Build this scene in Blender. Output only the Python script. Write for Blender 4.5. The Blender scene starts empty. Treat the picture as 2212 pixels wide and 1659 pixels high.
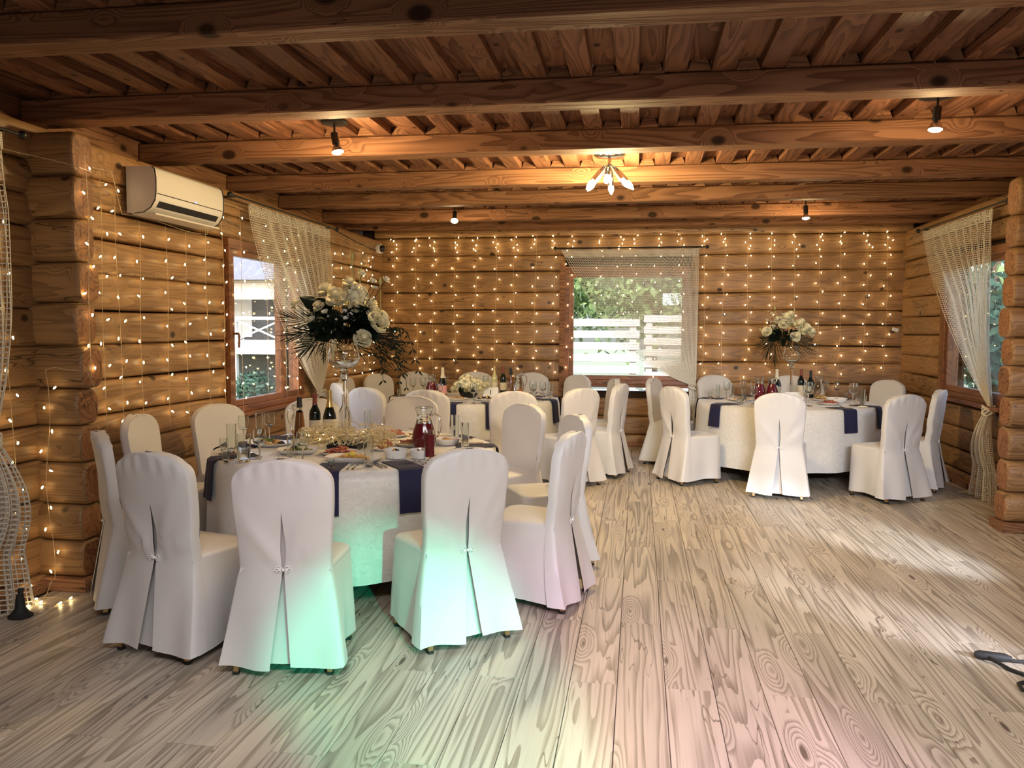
import bpy, bmesh, math, random
import numpy as np
from mathutils import Vector, Matrix
from math import sin, cos, pi, sqrt, radians, atan2, hypot, exp, floor

S = bpy.context.scene
COL = S.collection
RNG = random.Random(11)

# ------------------------------------------------------------------ camera
def make_camera():
    yaw, pitch, roll = radians(8.70), radians(3.90), radians(-0.23)
    cy, sy, cp, sp, cr, sr = cos(yaw), sin(yaw), cos(pitch), sin(pitch), cos(roll), sin(roll)
    f = Vector((-sy*cp, cy*cp, -sp)); r = Vector((cy, sy, 0)); d = f.cross(r)
    r2 = r*cr + d*sr; d2 = d*cr - r*sr
    cam = bpy.data.cameras.new('camera')
    cam.sensor_width = 36.0; cam.lens = 1780.0/2212.0*36.0
    cam.clip_start = 0.05; cam.clip_end = 300
    o = bpy.data.objects.new('camera', cam); COL.objects.link(o)
    o.matrix_world = Matrix(((r2.x, -d2.x, -f.x, 0), (r2.y, -d2.y, -f.y, 0), (r2.z, -d2.z, -f.z, 1.55), (0, 0, 0, 1)))
    S.camera = o
make_camera()

# ------------------------------------------------------------------ sky, lights, exposure
W = bpy.data.worlds.new('sky'); S.world = W; W.use_nodes = True
_nt = W.node_tree
_bg = _nt.nodes['Background']
_sky = _nt.nodes.new('ShaderNodeTexSky'); _sky.sky_type = 'NISHITA'
_sky.sun_disc = False; _sky.sun_elevation = radians(42); _sky.sun_rotation = radians(200)
_sky.air_density = 1.0; _sky.dust_density = 3.0; _sky.ozone_density = 1.0
_nt.links.new(_sky.outputs[0], _bg.inputs[0])
_bg.inputs[1].default_value = 0.8

def light(name, kind, loc, target=None, energy=100, color=(1, 1, 1), **kw):
    l = bpy.data.lights.new(name, kind); l.energy = energy; l.color = color
    for k, v in kw.items(): setattr(l, k, v)
    o = bpy.data.objects.new(name, l); COL.objects.link(o); o.location = loc
    if target is not None:
        o.rotation_euler = (Vector(target)-Vector(loc)).to_track_quat('-Z', 'Y').to_euler()
    return o
light('sun', 'SUN', (4, -6, 12), (0, 6, 0), 4.2, (1.0, 0.94, 0.85), angle=radians(1))
# added key light overhead out of view, tilted to floor and chair backs
light('added_key_light', 'AREA', (0.6, 1.0, 2.70), (-0.1, 3.4, 0.0), 60, (1.0, 0.965, 0.98), shape='RECTANGLE', size=3.6, size_y=0.5, spread=radians(104))
light('added_front_fill', 'AREA', (0.2, -1.1, 1.1), (-0.2, 6, 1.0), 26, (0.93, 0.96, 1.0), shape='RECTANGLE', size=5.0, size_y=1.6)  # added cool fill before the closed front wall, no glazing there
light('added_back_fill', 'AREA', (1.3, 0.2, 2.3), (1.0, 8.6, 0.2), 26, (0.90, 0.93, 1.0), shape='RECTANGLE', size=1.4, size_y=0.3, spread=radians(42))  # added cool fill to brighten the chairs of the far right table
# coloured party lights out of view, then two spots replacing daylight bands
light('green_party_light', 'SPOT', (0.75, 0.4, 1.15), (-0.86, 3.34, 0.0), 740, (0.0, 0.92, 0.56), spot_size=radians(24), spot_blend=0.6, shadow_soft_size=0.05)
light('pink_party_light', 'SPOT', (1.4, 0.3, 1.9), (0.2, 2.85, 0.0), 560, (1.0, 0.55, 0.95), spot_size=radians(35), spot_blend=0.7, shadow_soft_size=0.08)
light('rose_party_light', 'SPOT', (-0.2, 0.2, 1.9), (-1.52, 3.4, 0.78), 55, (1.0, 0.45, 0.50), spot_size=radians(11), spot_blend=0.7, shadow_soft_size=0.05)
light('daylight_standin_far', 'SPOT', (3.05, 3.6, 0.95), (1.75, 6.35, 0.0), 1250, (0.78, 0.88, 1.0), spot_size=radians(18), spot_blend=0.8, shadow_soft_size=0.05)  # added spot standing in for the farther daylight band across the floor
light('daylight_standin_near', 'SPOT', (3.0, 2.4, 0.8), (1.40, 4.55, 0.0), 850, (0.82, 0.85, 1.0), spot_size=radians(14), spot_blend=0.8, shadow_soft_size=0.05)  # second added spot, for the nearer band of daylight

S.view_settings.view_transform = 'Standard'; S.view_settings.look = 'None'
S.view_settings.gamma = 1.0; S.view_settings.use_curve_mapping = False
S.view_settings.exposure = -0.14
c = S.cycles
c.max_bounces = 10; c.diffuse_bounces = 3; c.glossy_bounces = 3; c.transmission_bounces = 9; c.transparent_max_bounces = 16
c.caustics_reflective = False; c.caustics_refractive = False
c.use_denoising = True; c.sample_clamp_indirect = 6.0
c.use_adaptive_sampling = True; c.adaptive_threshold = 0.045
try: c.use_light_tree = True
except Exception: pass

# ------------------------------------------------------------------ materials
def new_mat(name):
    m = bpy.data.materials.new(name); m.use_nodes = True
    nt = m.node_tree; nt.nodes.clear()
    out = nt.nodes.new('ShaderNodeOutputMaterial')
    return m, nt, out

class NB:
    def __init__(s, nt): s.nt = nt
    def n(s, t, **kw):
        x = s.nt.nodes.new(t)
        for k, v in kw.items(): setattr(x, k, v)
        return x
    def link(s, a, b): s.nt.links.new(a, b)
    def put(s, sock, v):
        if isinstance(v, bpy.types.NodeSocket): s.link(v, sock)
        else: sock.default_value = v
    def math(s, op, a, b=0.0, clamp=False):
        x = s.n('ShaderNodeMath', operation=op); x.use_clamp = clamp
        s.put(x.inputs[0], a); s.put(x.inputs[1], b); return x.outputs[0]
    def vec(s, op, a, b):
        x = s.n('ShaderNodeVectorMath', operation=op); s.put(x.inputs[0], a); s.put(x.inputs[1], b); return x.outputs[0]
    def comb(s, a, b, c_):
        x = s.n('ShaderNodeCombineXYZ'); s.put(x.inputs[0], a); s.put(x.inputs[1], b); s.put(x.inputs[2], c_); return x.outputs[0]
    def noise(s, v, scale=1.0, detail=2.0, rough=0.5, dist=0.0):
        x = s.n('ShaderNodeTexNoise'); s.put(x.inputs['Vector'], v)
        x.inputs['Scale'].default_value = scale; x.inputs['Detail'].default_value = detail
        x.inputs['Roughness'].default_value = rough; x.inputs['Distortion'].default_value = dist
        return x.outputs[0]
    def rng(s, v, a, b, c_=0.0, d=1.0, smooth=True):
        x = s.n('ShaderNodeMapRange'); x.interpolation_type = 'SMOOTHSTEP' if smooth else 'LINEAR'
        s.put(x.inputs[0], v)
        for i, q in enumerate((a, b, c_, d)): x.inputs[i+1].default_value = q
        return x.outputs[0]
    def mix(s, f, a, b, mode='MIX'):
        x = s.n('ShaderNodeMix', data_type='RGBA', blend_type=mode)
        s.put(x.inputs[0], f)
        s.put(x.inputs[6], a if isinstance(a, bpy.types.NodeSocket) else (*a, 1)); s.put(x.inputs[7], b if isinstance(b, bpy.types.NodeSocket) else (*b, 1))
        return x.outputs[2]
    def bsdf(s, color, rough=0.5, metallic=0.0, spec=0.5, normal=None, **kw):
        p = s.n('ShaderNodeBsdfPrincipled')
        s.put(p.inputs['Base Color'], color if isinstance(color, bpy.types.NodeSocket) else (*color, 1))
        s.put(p.inputs['Roughness'], rough); p.inputs['Metallic'].default_value = metallic
        p.inputs['Specular IOR Level'].default_value = spec
        if normal is not None: s.link(normal, p.inputs['Normal'])
        for k, v in kw.items(): s.put(p.inputs[k], v)
        return p
    def bump(s, h, strength=0.3, dist=0.01):
        b = s.n('ShaderNodeBump'); b.inputs['Strength'].default_value = strength; b.inputs['Distance'].default_value = dist
        s.link(h, b.inputs['Height']); return b.outputs[0]

def wood(name, light_c, dark_c, knot_c=(0.03, 0.014, 0.007), rough=0.45, scale=(0.32, 3.2, 3.2), rings=9.0, line=0.75, kscale=(0.9, 3.2, 3.2), ksize=0.13, vary=0.3, spec=0.35, bump=0.25, checks=0.0, fine=0.25):
    m, nt, out = new_mat(name); b = NB(nt)
    oi = b.n('ShaderNodeObjectInfo').outputs['Random']
    tc = b.n('ShaderNodeTexCoord').outputs['Object']
    off = b.comb(b.math('MULTIPLY', oi, 37.0), b.math('MULTIPLY', oi, 91.3), b.math('MULTIPLY', oi, 53.7))
    p = b.vec('ADD', tc, off)
    v = b.n('ShaderNodeTexVoronoi', feature='F1'); b.put(v.inputs['Vector'], b.vec('MULTIPLY', p, kscale)); v.inputs['Scale'].default_value = 1.0
    d = v.outputs['Distance']
    n1 = b.noise(b.vec('MULTIPLY', p, scale), 1.0, 2.5, 0.45, 0.25)
    warp = b.rng(d, 0.0, 0.36, 0.36, 0.0)
    q = b.math('ADD', n1, warp)
    ph = b.math('FRACT', b.math('MULTIPLY', q, rings))
    saw = b.rng(ph, 0.25, 0.95)                       # growth ring: slow darkening, hard edge
    saw = b.math('MULTIPLY', saw, b.rng(ph, 0.96, 1.0, 1.0, 0.0))
    fib = b.noise(b.vec('MULTIPLY', p, (2.5, 95.0, 95.0)), 1.0, 1.0, 0.5)
    blotch = b.noise(b.vec('MULTIPLY', p, (0.9, 2.6, 2.6)), 1.0, 2.0, 0.5)
    f = b.math('MULTIPLY', saw, line)
    f = b.math('ADD', f, b.math('MULTIPLY', b.math('SUBTRACT', fib, 0.5), fine*2.2), clamp=True)
    col = b.mix(f, light_c, dark_c)
    k = b.rng(d, ksize*0.55, ksize, 1.0, 0.0)
    col = b.mix(b.math('MULTIPLY', k, 0.93), col, knot_c)
    tone = b.math('ADD', b.math('MULTIPLY', b.math('SUBTRACT', oi, 0.5), vary), b.math('MULTIPLY', b.math('SUBTRACT', blotch, 0.5), 0.7))
    tone = b.math('ADD', tone, 1.0)
    col = b.mix(1.0, col, b.comb(tone, tone, tone), 'MULTIPLY')
    if checks:
        cr = b.noise(b.vec('MULTIPLY', p, (0.7, 7.0, 7.0)), 1.0, 3.0, 0.6)
        cl = b.rng(b.math('ABSOLUTE', b.math('SUBTRACT', cr, 0.52)), 0.0, checks, 1.0, 0.0)
        gate = b.rng(b.noise(b.vec('MULTIPLY', p, (0.8, 1.5, 1.5)), 1.0, 1.0), 0.52, 0.60)
        cl = b.math('MULTIPLY', cl, gate)
        col = b.mix(b.math('MULTIPLY', cl, 0.85), col, knot_c)
    h = b.math('SUBTRACT', b.math('MULTIPLY', f, -0.6), b.math('MULTIPLY', k, 0.6))
    nm = b.bump(h, bump, 0.006)
    s = b.bsdf(col, rough, 0, spec, nm)
    b.link(s.outputs[0], out.inputs[0]); return m

def plain(name, color, rough=0.5, metallic=0.0, spec=0.5, nz=None, bump=0.0, **kw):
    """solid colour with slight mottling; nz = (scale, amount)"""
    m, nt, out = new_mat(name); b = NB(nt)
    col = color; nm = None
    tc = b.n('ShaderNodeTexCoord').outputs['Object']
    sc, am = nz or (9.0, 0.10)
    n = b.noise(tc, sc, 3.0, 0.55)
    t = b.math('ADD', b.math('MULTIPLY', b.math('SUBTRACT', n, 0.5), am*2), 1.0)
    col = b.mix(1.0, color, b.comb(t, t, t), 'MULTIPLY')
    if bump: nm = b.bump(b.noise(tc, sc*3, 2.0), bump, 0.004)
    s = b.bsdf(col, rough, metallic, spec, nm, **kw)
    b.link(s.outputs[0], out.inputs[0]); return m

def fabric(name, color, rough=0.75, weave=420.0, damask=0.0, sheen=0.2, bump=0.08):
    m, nt, out = new_mat(name); b = NB(nt)
    tc = b.n('ShaderNodeTexCoord').outputs['Object']
    oi = b.n('ShaderNodeObjectInfo').outputs['Random']
    n = b.noise(tc, weave, 1.0)
    big = b.noise(b.vec('ADD', tc, b.comb(oi, oi, oi)), 5.0, 2.0)
    t = b.math('ADD', 0.95, b.math('MULTIPLY', big, 0.10))
    r = rough
    if damask:
        v = b.n('ShaderNodeTexVoronoi', feature='SMOOTH_F1'); b.put(v.inputs['Vector'], tc); v.inputs['Scale'].default_value = 14.0
        dd = b.noise(b.vec('ADD', tc, b.comb(v.outputs['Distance'], v.outputs['Distance'], 0.0)), 26.0, 2.0)
        msk = b.rng(dd, 0.47, 0.56)
        t = b.math('SUBTRACT', t, b.math('MULTIPLY', msk, damask))
        r = b.math('SUBTRACT', rough, b.math('MULTIPLY', msk, 0.25))
    col = b.mix(1.0, color, b.comb(t, t, t), 'MULTIPLY')
    s = b.bsdf(col, r, 0, 0.35, b.bump(n, bump, 0.002))
    s.inputs['Sheen Weight'].default_value = sheen; s.inputs['Sheen Roughness'].default_value = 0.4
    b.link(s.outputs[0], out.inputs[0]); return m

def thin_glass(name, tint=(0.96, 0.98, 0.97), ior=1.5, boost=1.0, rough=0.02):
    m, nt, out = new_mat(name); b = NB(nt)
    tr = b.n('ShaderNodeBsdfTransparent'); tr.inputs[0].default_value = (*tint, 1)
    gl = b.n('ShaderNodeBsdfGlossy'); gl.inputs['Color'].default_value = (1, 1, 1, 1); gl.inputs['Roughness'].default_value = rough
    lw = b.n('ShaderNodeLayerWeight'); lw.inputs[0].default_value = 0.5      # the same from both sides of the thin wall
    sch = b.math('ADD', b.math('MULTIPLY', b.math('POWER', lw.outputs['Facing'], 3.5), 0.85), 0.035)
    # the faint unevenness of blown glass
    tc = b.n('ShaderNodeTexCoord').outputs['Object']
    f = b.math('MULTIPLY', sch, b.math('ADD', boost*0.9, b.math('MULTIPLY', b.noise(tc, 20.0), boost*0.2)), clamp=True)
    mx = b.n('ShaderNodeMixShader'); b.link(f, mx.inputs[0]); b.link(tr.outputs[0], mx.inputs[1]); b.link(gl.outputs[0], mx.inputs[2])
    b.link(mx.outputs[0], out.inputs[0]); return m

def emit(name, color, strength):
    m, nt, out = new_mat(name); b = NB(nt)
    e = b.n('ShaderNodeEmission'); e.inputs[0].default_value = (*color, 1); e.inputs[1].default_value = strength
    b.link(e.outputs[0], out.inputs[0]); return m

M = {}
M['log'] = wood('log_wood', (0.335, 0.188, 0.082), (0.135, 0.065, 0.026), rough=0.45, scale=(0.34, 4.6, 4.6), rings=22, line=0.55, kscale=(3.0, 4.0, 4.0), ksize=0.13, checks=0.012, bump=0.3)
M['log_end'] = wood('log_end_grain', (0.30, 0.135, 0.055), (0.13, 0.05, 0.02), rough=0.6, scale=(2.5, 7.0, 7.0), rings=10, kscale=(2, 2, 2), ksize=0.02, checks=0.02)
M['ceiling'] = wood('ceiling_board_wood', (0.255, 0.115, 0.060), (0.095, 0.037, 0.018), rough=0.6, spec=0.25, scale=(0.38, 4.0, 4.0), rings=20, kscale=(3.0, 5.0, 5.0), ksize=0.11, bump=0.3)
M['beam'] = wood('beam_wood', (0.315, 0.155, 0.080), (0.125, 0.053, 0.025), rough=0.72, spec=0.2, scale=(0.30, 4.6, 4.6), rings=22, kscale=(2.6, 4.0, 4.0), ksize=0.18, bump=0.3, checks=0.006)
M['casing'] = wood('stained_window_wood', (0.24, 0.095, 0.04), (0.11, 0.04, 0.017), rough=0.35, rings=9, kscale=(0.8, 4, 4), ksize=0.05, bump=0.15)
M['floor'] = wood('laminate_oak', (0.52, 0.445, 0.355), (0.155, 0.12, 0.088), knot_c=(0.085, 0.062, 0.045), rough=0.38, scale=(0.26, 6.0, 6.0), rings=15, line=0.66, kscale=(1.1, 5.0, 5.0), ksize=0.075, vary=0.16, spec=0.42, bump=0.12, checks=0.008, fine=0.34)
M['core'] = plain('dark_joint', (0.035, 0.018, 0.010), 0.9)
M['cover'] = fabric('ivory_satin_cover', (0.63, 0.605, 0.585), 0.5, sheen=0.25)
M['cloth'] = fabric('ivory_damask', (0.68, 0.655, 0.615), 0.55, damask=0.10)
M['navy'] = fabric('navy_napkin_cotton', (0.012, 0.012, 0.045), 0.8, sheen=0.05)
M['cord'] = plain('white_cord', (0.82, 0.80, 0.78), 0.6)
M['gold'] = plain('brushed_gold_tube', (0.62, 0.42, 0.20), 0.3, 0.9)
M['rubber'] = plain('black_rubber', (0.012, 0.012, 0.012), 0.7)
M['black'] = plain('black_paint', (0.010, 0.010, 0.011), 0.45)
M['chrome'] = plain('chrome', (0.75, 0.73, 0.70), 0.12, 1.0, nz=(30, 0.03))
M['steel'] = plain('cutlery_steel', (0.62, 0.60, 0.57), 0.18, 1.0, nz=(30, 0.03))
def solid_glass(name):
    m, nt, out = new_mat(name); b = NB(nt)
    tc = b.n('ShaderNodeTexCoord').outputs['Object']
    g = b.n('ShaderNodeBsdfGlass'); g.inputs['IOR'].default_value = 1.47; g.inputs['Color'].default_value = (0.97, 0.985, 0.98, 1)
    b.put(g.inputs['Roughness'], b.math('MULTIPLY', b.noise(tc, 12.0), 0.02))
    b.link(g.outputs[0], out.inputs[0]); return m
M['glass'] = solid_glass('clear_glass')
M['pane'] = thin_glass('window_pane', (0.985, 0.995, 0.99), 1.45, 0.45, 0.0)
M['acwhite'] = plain('ac_white_plastic', (0.72, 0.70, 0.66), 0.22, 0, 0.5, nz=(3, 0.02))
M['acside'] = plain('ac_side_plastic', (0.66, 0.63, 0.60), 0.4, 0, 0.4, nz=(3, 0.02))
M['net'] = plain('flax_net_thread', (0.72, 0.67, 0.58), 0.85, nz=(60, 0.2))
M['wire'] = plain('clear_light_wire', (0.62, 0.48, 0.30), 0.35, nz=(40, 0.1))
M['bulb'] = emit('warm_fairy_bulb', (1.0, 0.72, 0.32), 42.0)
M['lamp'] = emit('lamp_filament_glass', (1.0, 0.80, 0.48), 28.0)
M['white'] = plain('white_card', (0.82, 0.82, 0.82), 0.6)
M['ink'] = plain('black_ink', (0.02, 0.02, 0.025), 0.6)
M['porcelain'] = plain('white_porcelain', (0.80, 0.77, 0.72), 0.15, nz=(6, 0.02))
M['rose'] = plain('cream_petal', (0.86, 0.80, 0.55), 0.55, nz=(22, 0.10))
M['whitepetal'] = plain('white_petal', (0.82, 0.80, 0.68), 0.55, nz=(30, 0.10))
M['leaf'] = plain('dark_leaf', (0.006, 0.014, 0.006), 0.6, 0, 0.2, nz=(30, 0.3))
M['frond'] = plain('palm_leaf', (0.008, 0.015, 0.007), 0.6, 0, 0.2, nz=(30, 0.3))
M['bud'] = plain('green_bud', (0.42, 0.46, 0.16), 0.5)
M['raffia'] = plain('raffia_straw', (0.74, 0.61, 0.36), 0.7, nz=(50, 0.2))
M['juice'] = plain('dark_cherry_juice', (0.115, 0.010, 0.016), 0.08, nz=(10, 0.05))
M['winebottle'] = plain('dark_bottle_glass', (0.006, 0.010, 0.007), 0.06, nz=(10, 0.05))
M['foilred'] = plain('brick_red_capsule', (0.23, 0.045, 0.025), 0.35)
M['foilgold'] = plain('gold_foil', (0.60, 0.44, 0.17), 0.3, 0.7)
M['brown'] = plain('brown_capsule', (0.17, 0.06, 0.03), 0.4)
M['amber'] = plain('amber_liqueur', (0.16, 0.055, 0.012), 0.08)
M['paleyellow'] = plain('pale_wine', (0.55, 0.50, 0.24), 0.1)
M['pinklabel'] = plain('pink_label', (0.75, 0.35, 0.33), 0.5)
M['creamlabel'] = plain('cream_label', (0.70, 0.62, 0.45), 0.5)
M['ham'] = plain('cured_meat', (0.42, 0.13, 0.075), 0.45, nz=(60, 0.3))
M['cheese'] = plain('yellow_cheese', (0.70, 0.50, 0.17), 0.5, nz=(40, 0.15))
M['green'] = plain('salad_green', (0.12, 0.22, 0.04), 0.5, nz=(60, 0.3))
M['tomato'] = plain('tomato_red', (0.50, 0.10, 0.035), 0.3, nz=(40, 0.2))
M['olive'] = plain('black_olive', (0.012, 0.010, 0.016), 0.25)
M['bread'] = plain('bread_crust', (0.46, 0.27, 0.10), 0.7, nz=(50, 0.25))
M['lemon'] = plain('lemon', (0.72, 0.58, 0.08), 0.4)
M['fence'] = plain('pale_fence_board', (0.60, 0.55, 0.49), 0.8, nz=(5, 0.12))
M['roof'] = plain('grey_blue_tile', (0.17, 0.18, 0.24), 0.6, nz=(6, 0.12))
M['housewall'] = plain('dark_house_wall', (0.10, 0.11, 0.12), 0.7)
M['housebeam'] = plain('pale_wood_eave', (0.62, 0.50, 0.40), 0.7)
M['rail'] = plain('white_rail_paint', (0.80, 0.80, 0.80), 0.5)
M['stone'] = plain('river_stone', (0.30, 0.31, 0.32), 0.8, nz=(3, 0.3))
M['tree'] = plain('sunny_leaf', (0.20, 0.30, 0.11), 0.6, nz=(2, 0.5))
M['conifer'] = plain('conifer_needles', (0.02, 0.075, 0.045), 0.7, nz=(2, 0.4))
M['bark'] = plain('bark', (0.10, 0.07, 0.045), 0.9, nz=(8, 0.3), bump=0.4)
M['grass'] = plain('outdoor_ground', (0.22, 0.24, 0.16), 0.9, nz=(1.5, 0.3))
M['blueled'] = emit('blue_indicator', (0.1, 0.25, 1.0), 6.0)

# ------------------------------------------------------------------ geometry helpers
class MB:
    def __init__(s): s.v = []; s.f = []
    def add(s, vs, fs):
        k = len(s.v); s.v += [tuple(p) for p in vs]; s.f += [tuple(i+k for i in q) for q in fs]; return s
    def box(s, x0, x1, y0, y1, z0, z1, ch=0.0):
        if ch <= 0:
            s.add([(x0, y0, z0), (x1, y0, z0), (x1, y1, z0), (x0, y1, z0), (x0, y0, z1), (x1, y0, z1), (x1, y1, z1), (x0, y1, z1)],
                  [(3, 2, 1, 0), (4, 5, 6, 7), (0, 1, 5, 4), (1, 2, 6, 5), (2, 3, 7, 6), (3, 0, 4, 7)])
        else:                                              # box with chamfered long (X) edges
            pr = [(y0+ch, z0), (y1-ch, z0), (y1, z0+ch), (y1, z1-ch), (y1-ch, z1), (y0+ch, z1), (y0, z1-ch), (y0, z0+ch)]
            n = 8
            s.add([(x0, a, b) for a, b in pr]+[(x1, a, b) for a, b in pr],
                  [(i, (i+1) % n, n+(i+1) % n, n+i) for i in range(n)]+[tuple(range(n))[::-1], tuple(range(n, 2*n))])
        return s
    def grid(s, fn, nu, nv, closeu=False):
        k = [[fn(i/nu, j/nv) for i in range(nu if closeu else nu+1)] for j in range(nv+1)]
        w = len(k[0]); vs = [p for r in k for p in r]; fs = []
        for j in range(nv):
            for i in range(nu):
                a = j*w+i; b_ = j*w+(i+1) % w
                fs.append((a, b_, b_+w, a+w))
        return s.add(vs, fs)
    def lathe(s, prof, n=20, cx=0, cy=0, cap0=False, cap1=False):
        vs = []; fs = []
        for r, z in prof:
            for i in range(n):
                a = 2*pi*i/n; vs.append((cx+r*cos(a), cy+r*sin(a), z))
        for j in range(len(prof)-1):
            for i in range(n):
                fs.append((j*n+i, j*n+(i+1) % n, (j+1)*n+(i+1) % n, (j+1)*n+i))
        if cap0: fs.append(tuple(range(n))[::-1])
        if cap1: fs.append(tuple(range((len(prof)-1)*n, len(prof)*n)))
        return s.add(vs, fs)
    def tube(s, path, r, n=6, closed=False, caps=True):
        P = [Vector(p) for p in path]; m = len(P); vs = []; fs = []
        rr = r if hasattr(r, '__len__') else [r]*m
        up = Vector((0, 0, 1)); prev = None
        for i in range(m):
            t = (P[(i+1) % m]-P[i-1]) if closed else (P[min(i+1, m-1)]-P[max(i-1, 0)])
            if t.length < 1e-9: t = Vector((0, 0, 1))
            t.normalize()
            if prev is None:
                a = t.orthogonal().normalized()
            else:
                a = prev-t*prev.dot(t)
                a = a.normalized() if a.length > 1e-6 else t.orthogonal().normalized()
            prev = a; b_ = t.cross(a)
            for k in range(n):
                an = 2*pi*k/n; vs.append(P[i]+(a*cos(an)+b_*sin(an))*rr[i])
        for i in range(m if closed else m-1):
            j = (i+1) % m
            for k in range(n):
                fs.append((i*n+k, i*n+(k+1) % n, j*n+(k+1) % n, j*n+k))
        if caps and not closed: fs += [tuple(range(n))[::-1], tuple(range((m-1)*n, m*n))]
        return s.add(vs, fs)
    def ball(s, c_, r, n=8, m=5, sq=(1, 1, 1)):
        vs = [(c_[0], c_[1], c_[2]-r*sq[2])]; fs = []
        for j in range(1, m):
            ph = -pi/2+pi*j/m
            for i in range(n):
                a = 2*pi*i/n; vs.append((c_[0]+r*sq[0]*cos(ph)*cos(a), c_[1]+r*sq[1]*cos(ph)*sin(a), c_[2]+r*sq[2]*sin(ph)))
        vs.append((c_[0], c_[1], c_[2]+r*sq[2])); t = len(vs)-1
        for i in range(n): fs.append((0, 1+(i+1) % n, 1+i))
        for j in range(m-2):
            for i in range(n):
                a = 1+j*n; fs.append((a+i, a+(i+1) % n, a+n+(i+1) % n, a+n+i))
        a = 1+(m-2)*n
        for i in range(n): fs.append((a+i, a+(i+1) % n, t))
        return s.add(vs, fs)
    def mesh(s, name):
        me = bpy.data.meshes.new(name); me.from_pydata(s.v, [], s.f); me.update(); return me
    def build(s, name, mat, parent=None, smooth=True, loc=(0, 0, 0), rz=0.0, ang=40):
        me = s.mesh(name)
        return place(me, name, mat, parent, smooth, loc, rz, ang)

def place(me, name, mat, parent=None, smooth=True, loc=(0, 0, 0), rz=0.0, ang=40):
    if mat is not None and not me.materials: me.materials.append(mat)
    if smooth:
        me.shade_smooth()
        if ang < 180: me.set_sharp_from_angle(angle=radians(ang))
    o = bpy.data.objects.new(name, me); COL.objects.link(o)
    o.location = loc; o.rotation_euler = (0, 0, rz)
    if parent is not None: o.parent = parent
    return o

def tag(o, label=None, cat=None, group=None, kind=None):
    if label: o['label'] = label
    if cat: o['category'] = cat
    if group: o['group'] = group
    if kind: o['kind'] = kind
    return o
def thing(name, label, cat, loc=(0, 0, 0), rz=0.0, group=None):
    o = bpy.data.objects.new(name, None); COL.objects.link(o); o.empty_display_size = 0.05
    o.location = loc; o.rotation_euler = (0, 0, rz)
    return tag(o, label, cat, group)
def struct_empty(name, loc=(0, 0, 0)):
    o = bpy.data.objects.new(name, None); COL.objects.link(o); o.location = loc; o['kind'] = 'structure'; return o
KIDS = {}
def kids(o): return [x for x in o.children]
def dup(root, loc, rz, label=None, group=None):
    def cp(o, par):
        n = o.copy(); COL.objects.link(n)
        if par is not None: n.parent = par
        for ch in kids(o): cp(ch, n)
        return n
    n = cp(root, None); n.location = loc; n.rotation_euler = (0, 0, rz)
    if label: n['label'] = label
    if group: n['group'] = group
    return n

XL, XR, YB, ZC = -3.45, 3.22, 10.85, 2.937
YF = -1.2

# ------------------------------------------------------------------ floor of laminate planks
def build_floor():
    f = MB().box(XL-0.25, XR+0.25, YF-0.1, YB+0.3, -0.08, -0.012).build('floor', M['core'], smooth=False); f['kind'] = 'structure'
    w, L = 0.2067, 1.545
    r = random.Random(5)
    nvar = []
    for k in range(6):
        nvar.append(None)
    full = MB().box(0.0012, L-0.0012, 0.0012, w-0.0012, -0.012, 0.0, 0.002).mesh('plank')
    full.materials.append(M['floor'])
    for i in range(-17, 17):
        x = 0.136+i*w
        if x+w < XL-0.02 or x > XR+0.02: continue
        y = 3.525-L*4 if i % 2 == 0 else 4.295-L*5
        while y < YB+0.05:
            a, e = max(y, YF), min(y+L, YB+0.12)
            if e-a > 0.05:
                if e-a > L-0.01: me = full
                else:
                    me = MB().box(0.0012, e-a-0.0012, 0.0012, w-0.0012, -0.012, 0.0, 0.002).mesh('plank'); me.materials.append(M['floor'])
                # planks run along world Y: local X -> world Y
                o = place(me, 'plank', M['floor'], f, False, (x+w, a, r.uniform(-0.0004, 0.0004)), pi/2)
            y += L
    return f
build_floor()

# ------------------------------------------------------------------ log walls
def log_mesh(length, h0, h1, depth=0.17, nose=0.034, seed=0, step=0.55, ends=(False, False)):
    """log lying along X, face towards -Y at y=0, body behind it; joints rounded; both ends may be domed"""
    r = random.Random(seed)
    n = max(2, int(length/step)+1)
    prof = [(nose, 0.0), (nose*0.42, 0.007), (nose*0.10, 0.020), (0.0, 0.044)]
    ph = [r.uniform(0, 6.28) for _ in range(4)]
    xs = [length*i/n for i in range(n+1)]
    if ends[0]: xs[1:1] = [0.012, 0.04]
    if ends[1]: xs[-1:-1] = [length-0.04, length-0.012]
    rows = []
    for x in xs:
        t = x/length
        zb = 0.006*sin(x*1.3+ph[0])+0.004*sin(x*3.1+ph[1]); H = h0*(1-t)+h1*t
        zt = zb*0.4+0.005*sin(x*1.7+ph[2])+H
        db = 0.006*sin(x*0.9+ph[3])+0.003*sin(x*2.7+ph[1])
        e = 0.0
        if ends[0]: e = max(e, 1-x/0.05)
        if ends[1]: e = max(e, 1-(length-x)/0.05)
        e = max(0.0, e)**2*0.03
        row = [(x, p[0]+db+e, zb+p[1]+e*0.5) for p in prof]+[(x, p[0]+db+e, zt-p[1]-e*0.5) for p in prof[::-1]]
        row += [(x, depth, zt), (x, depth, zb)]
        rows.append(row)
    m = MB(); w = len(rows[0]); vs = [p for q in rows for p in q]; fs = []
    for j in range(len(rows)-1):
        for i in range(w):
            fs.append((j*w+i, (j+1)*w+i, (j+1)*w+(i+1) % w, j*w+(i+1) % w))
    fs += [tuple(range(w)), tuple(range((len(rows)-1)*w, len(rows)*w))[::-1]]
    m.add(vs, fs); return m

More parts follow.
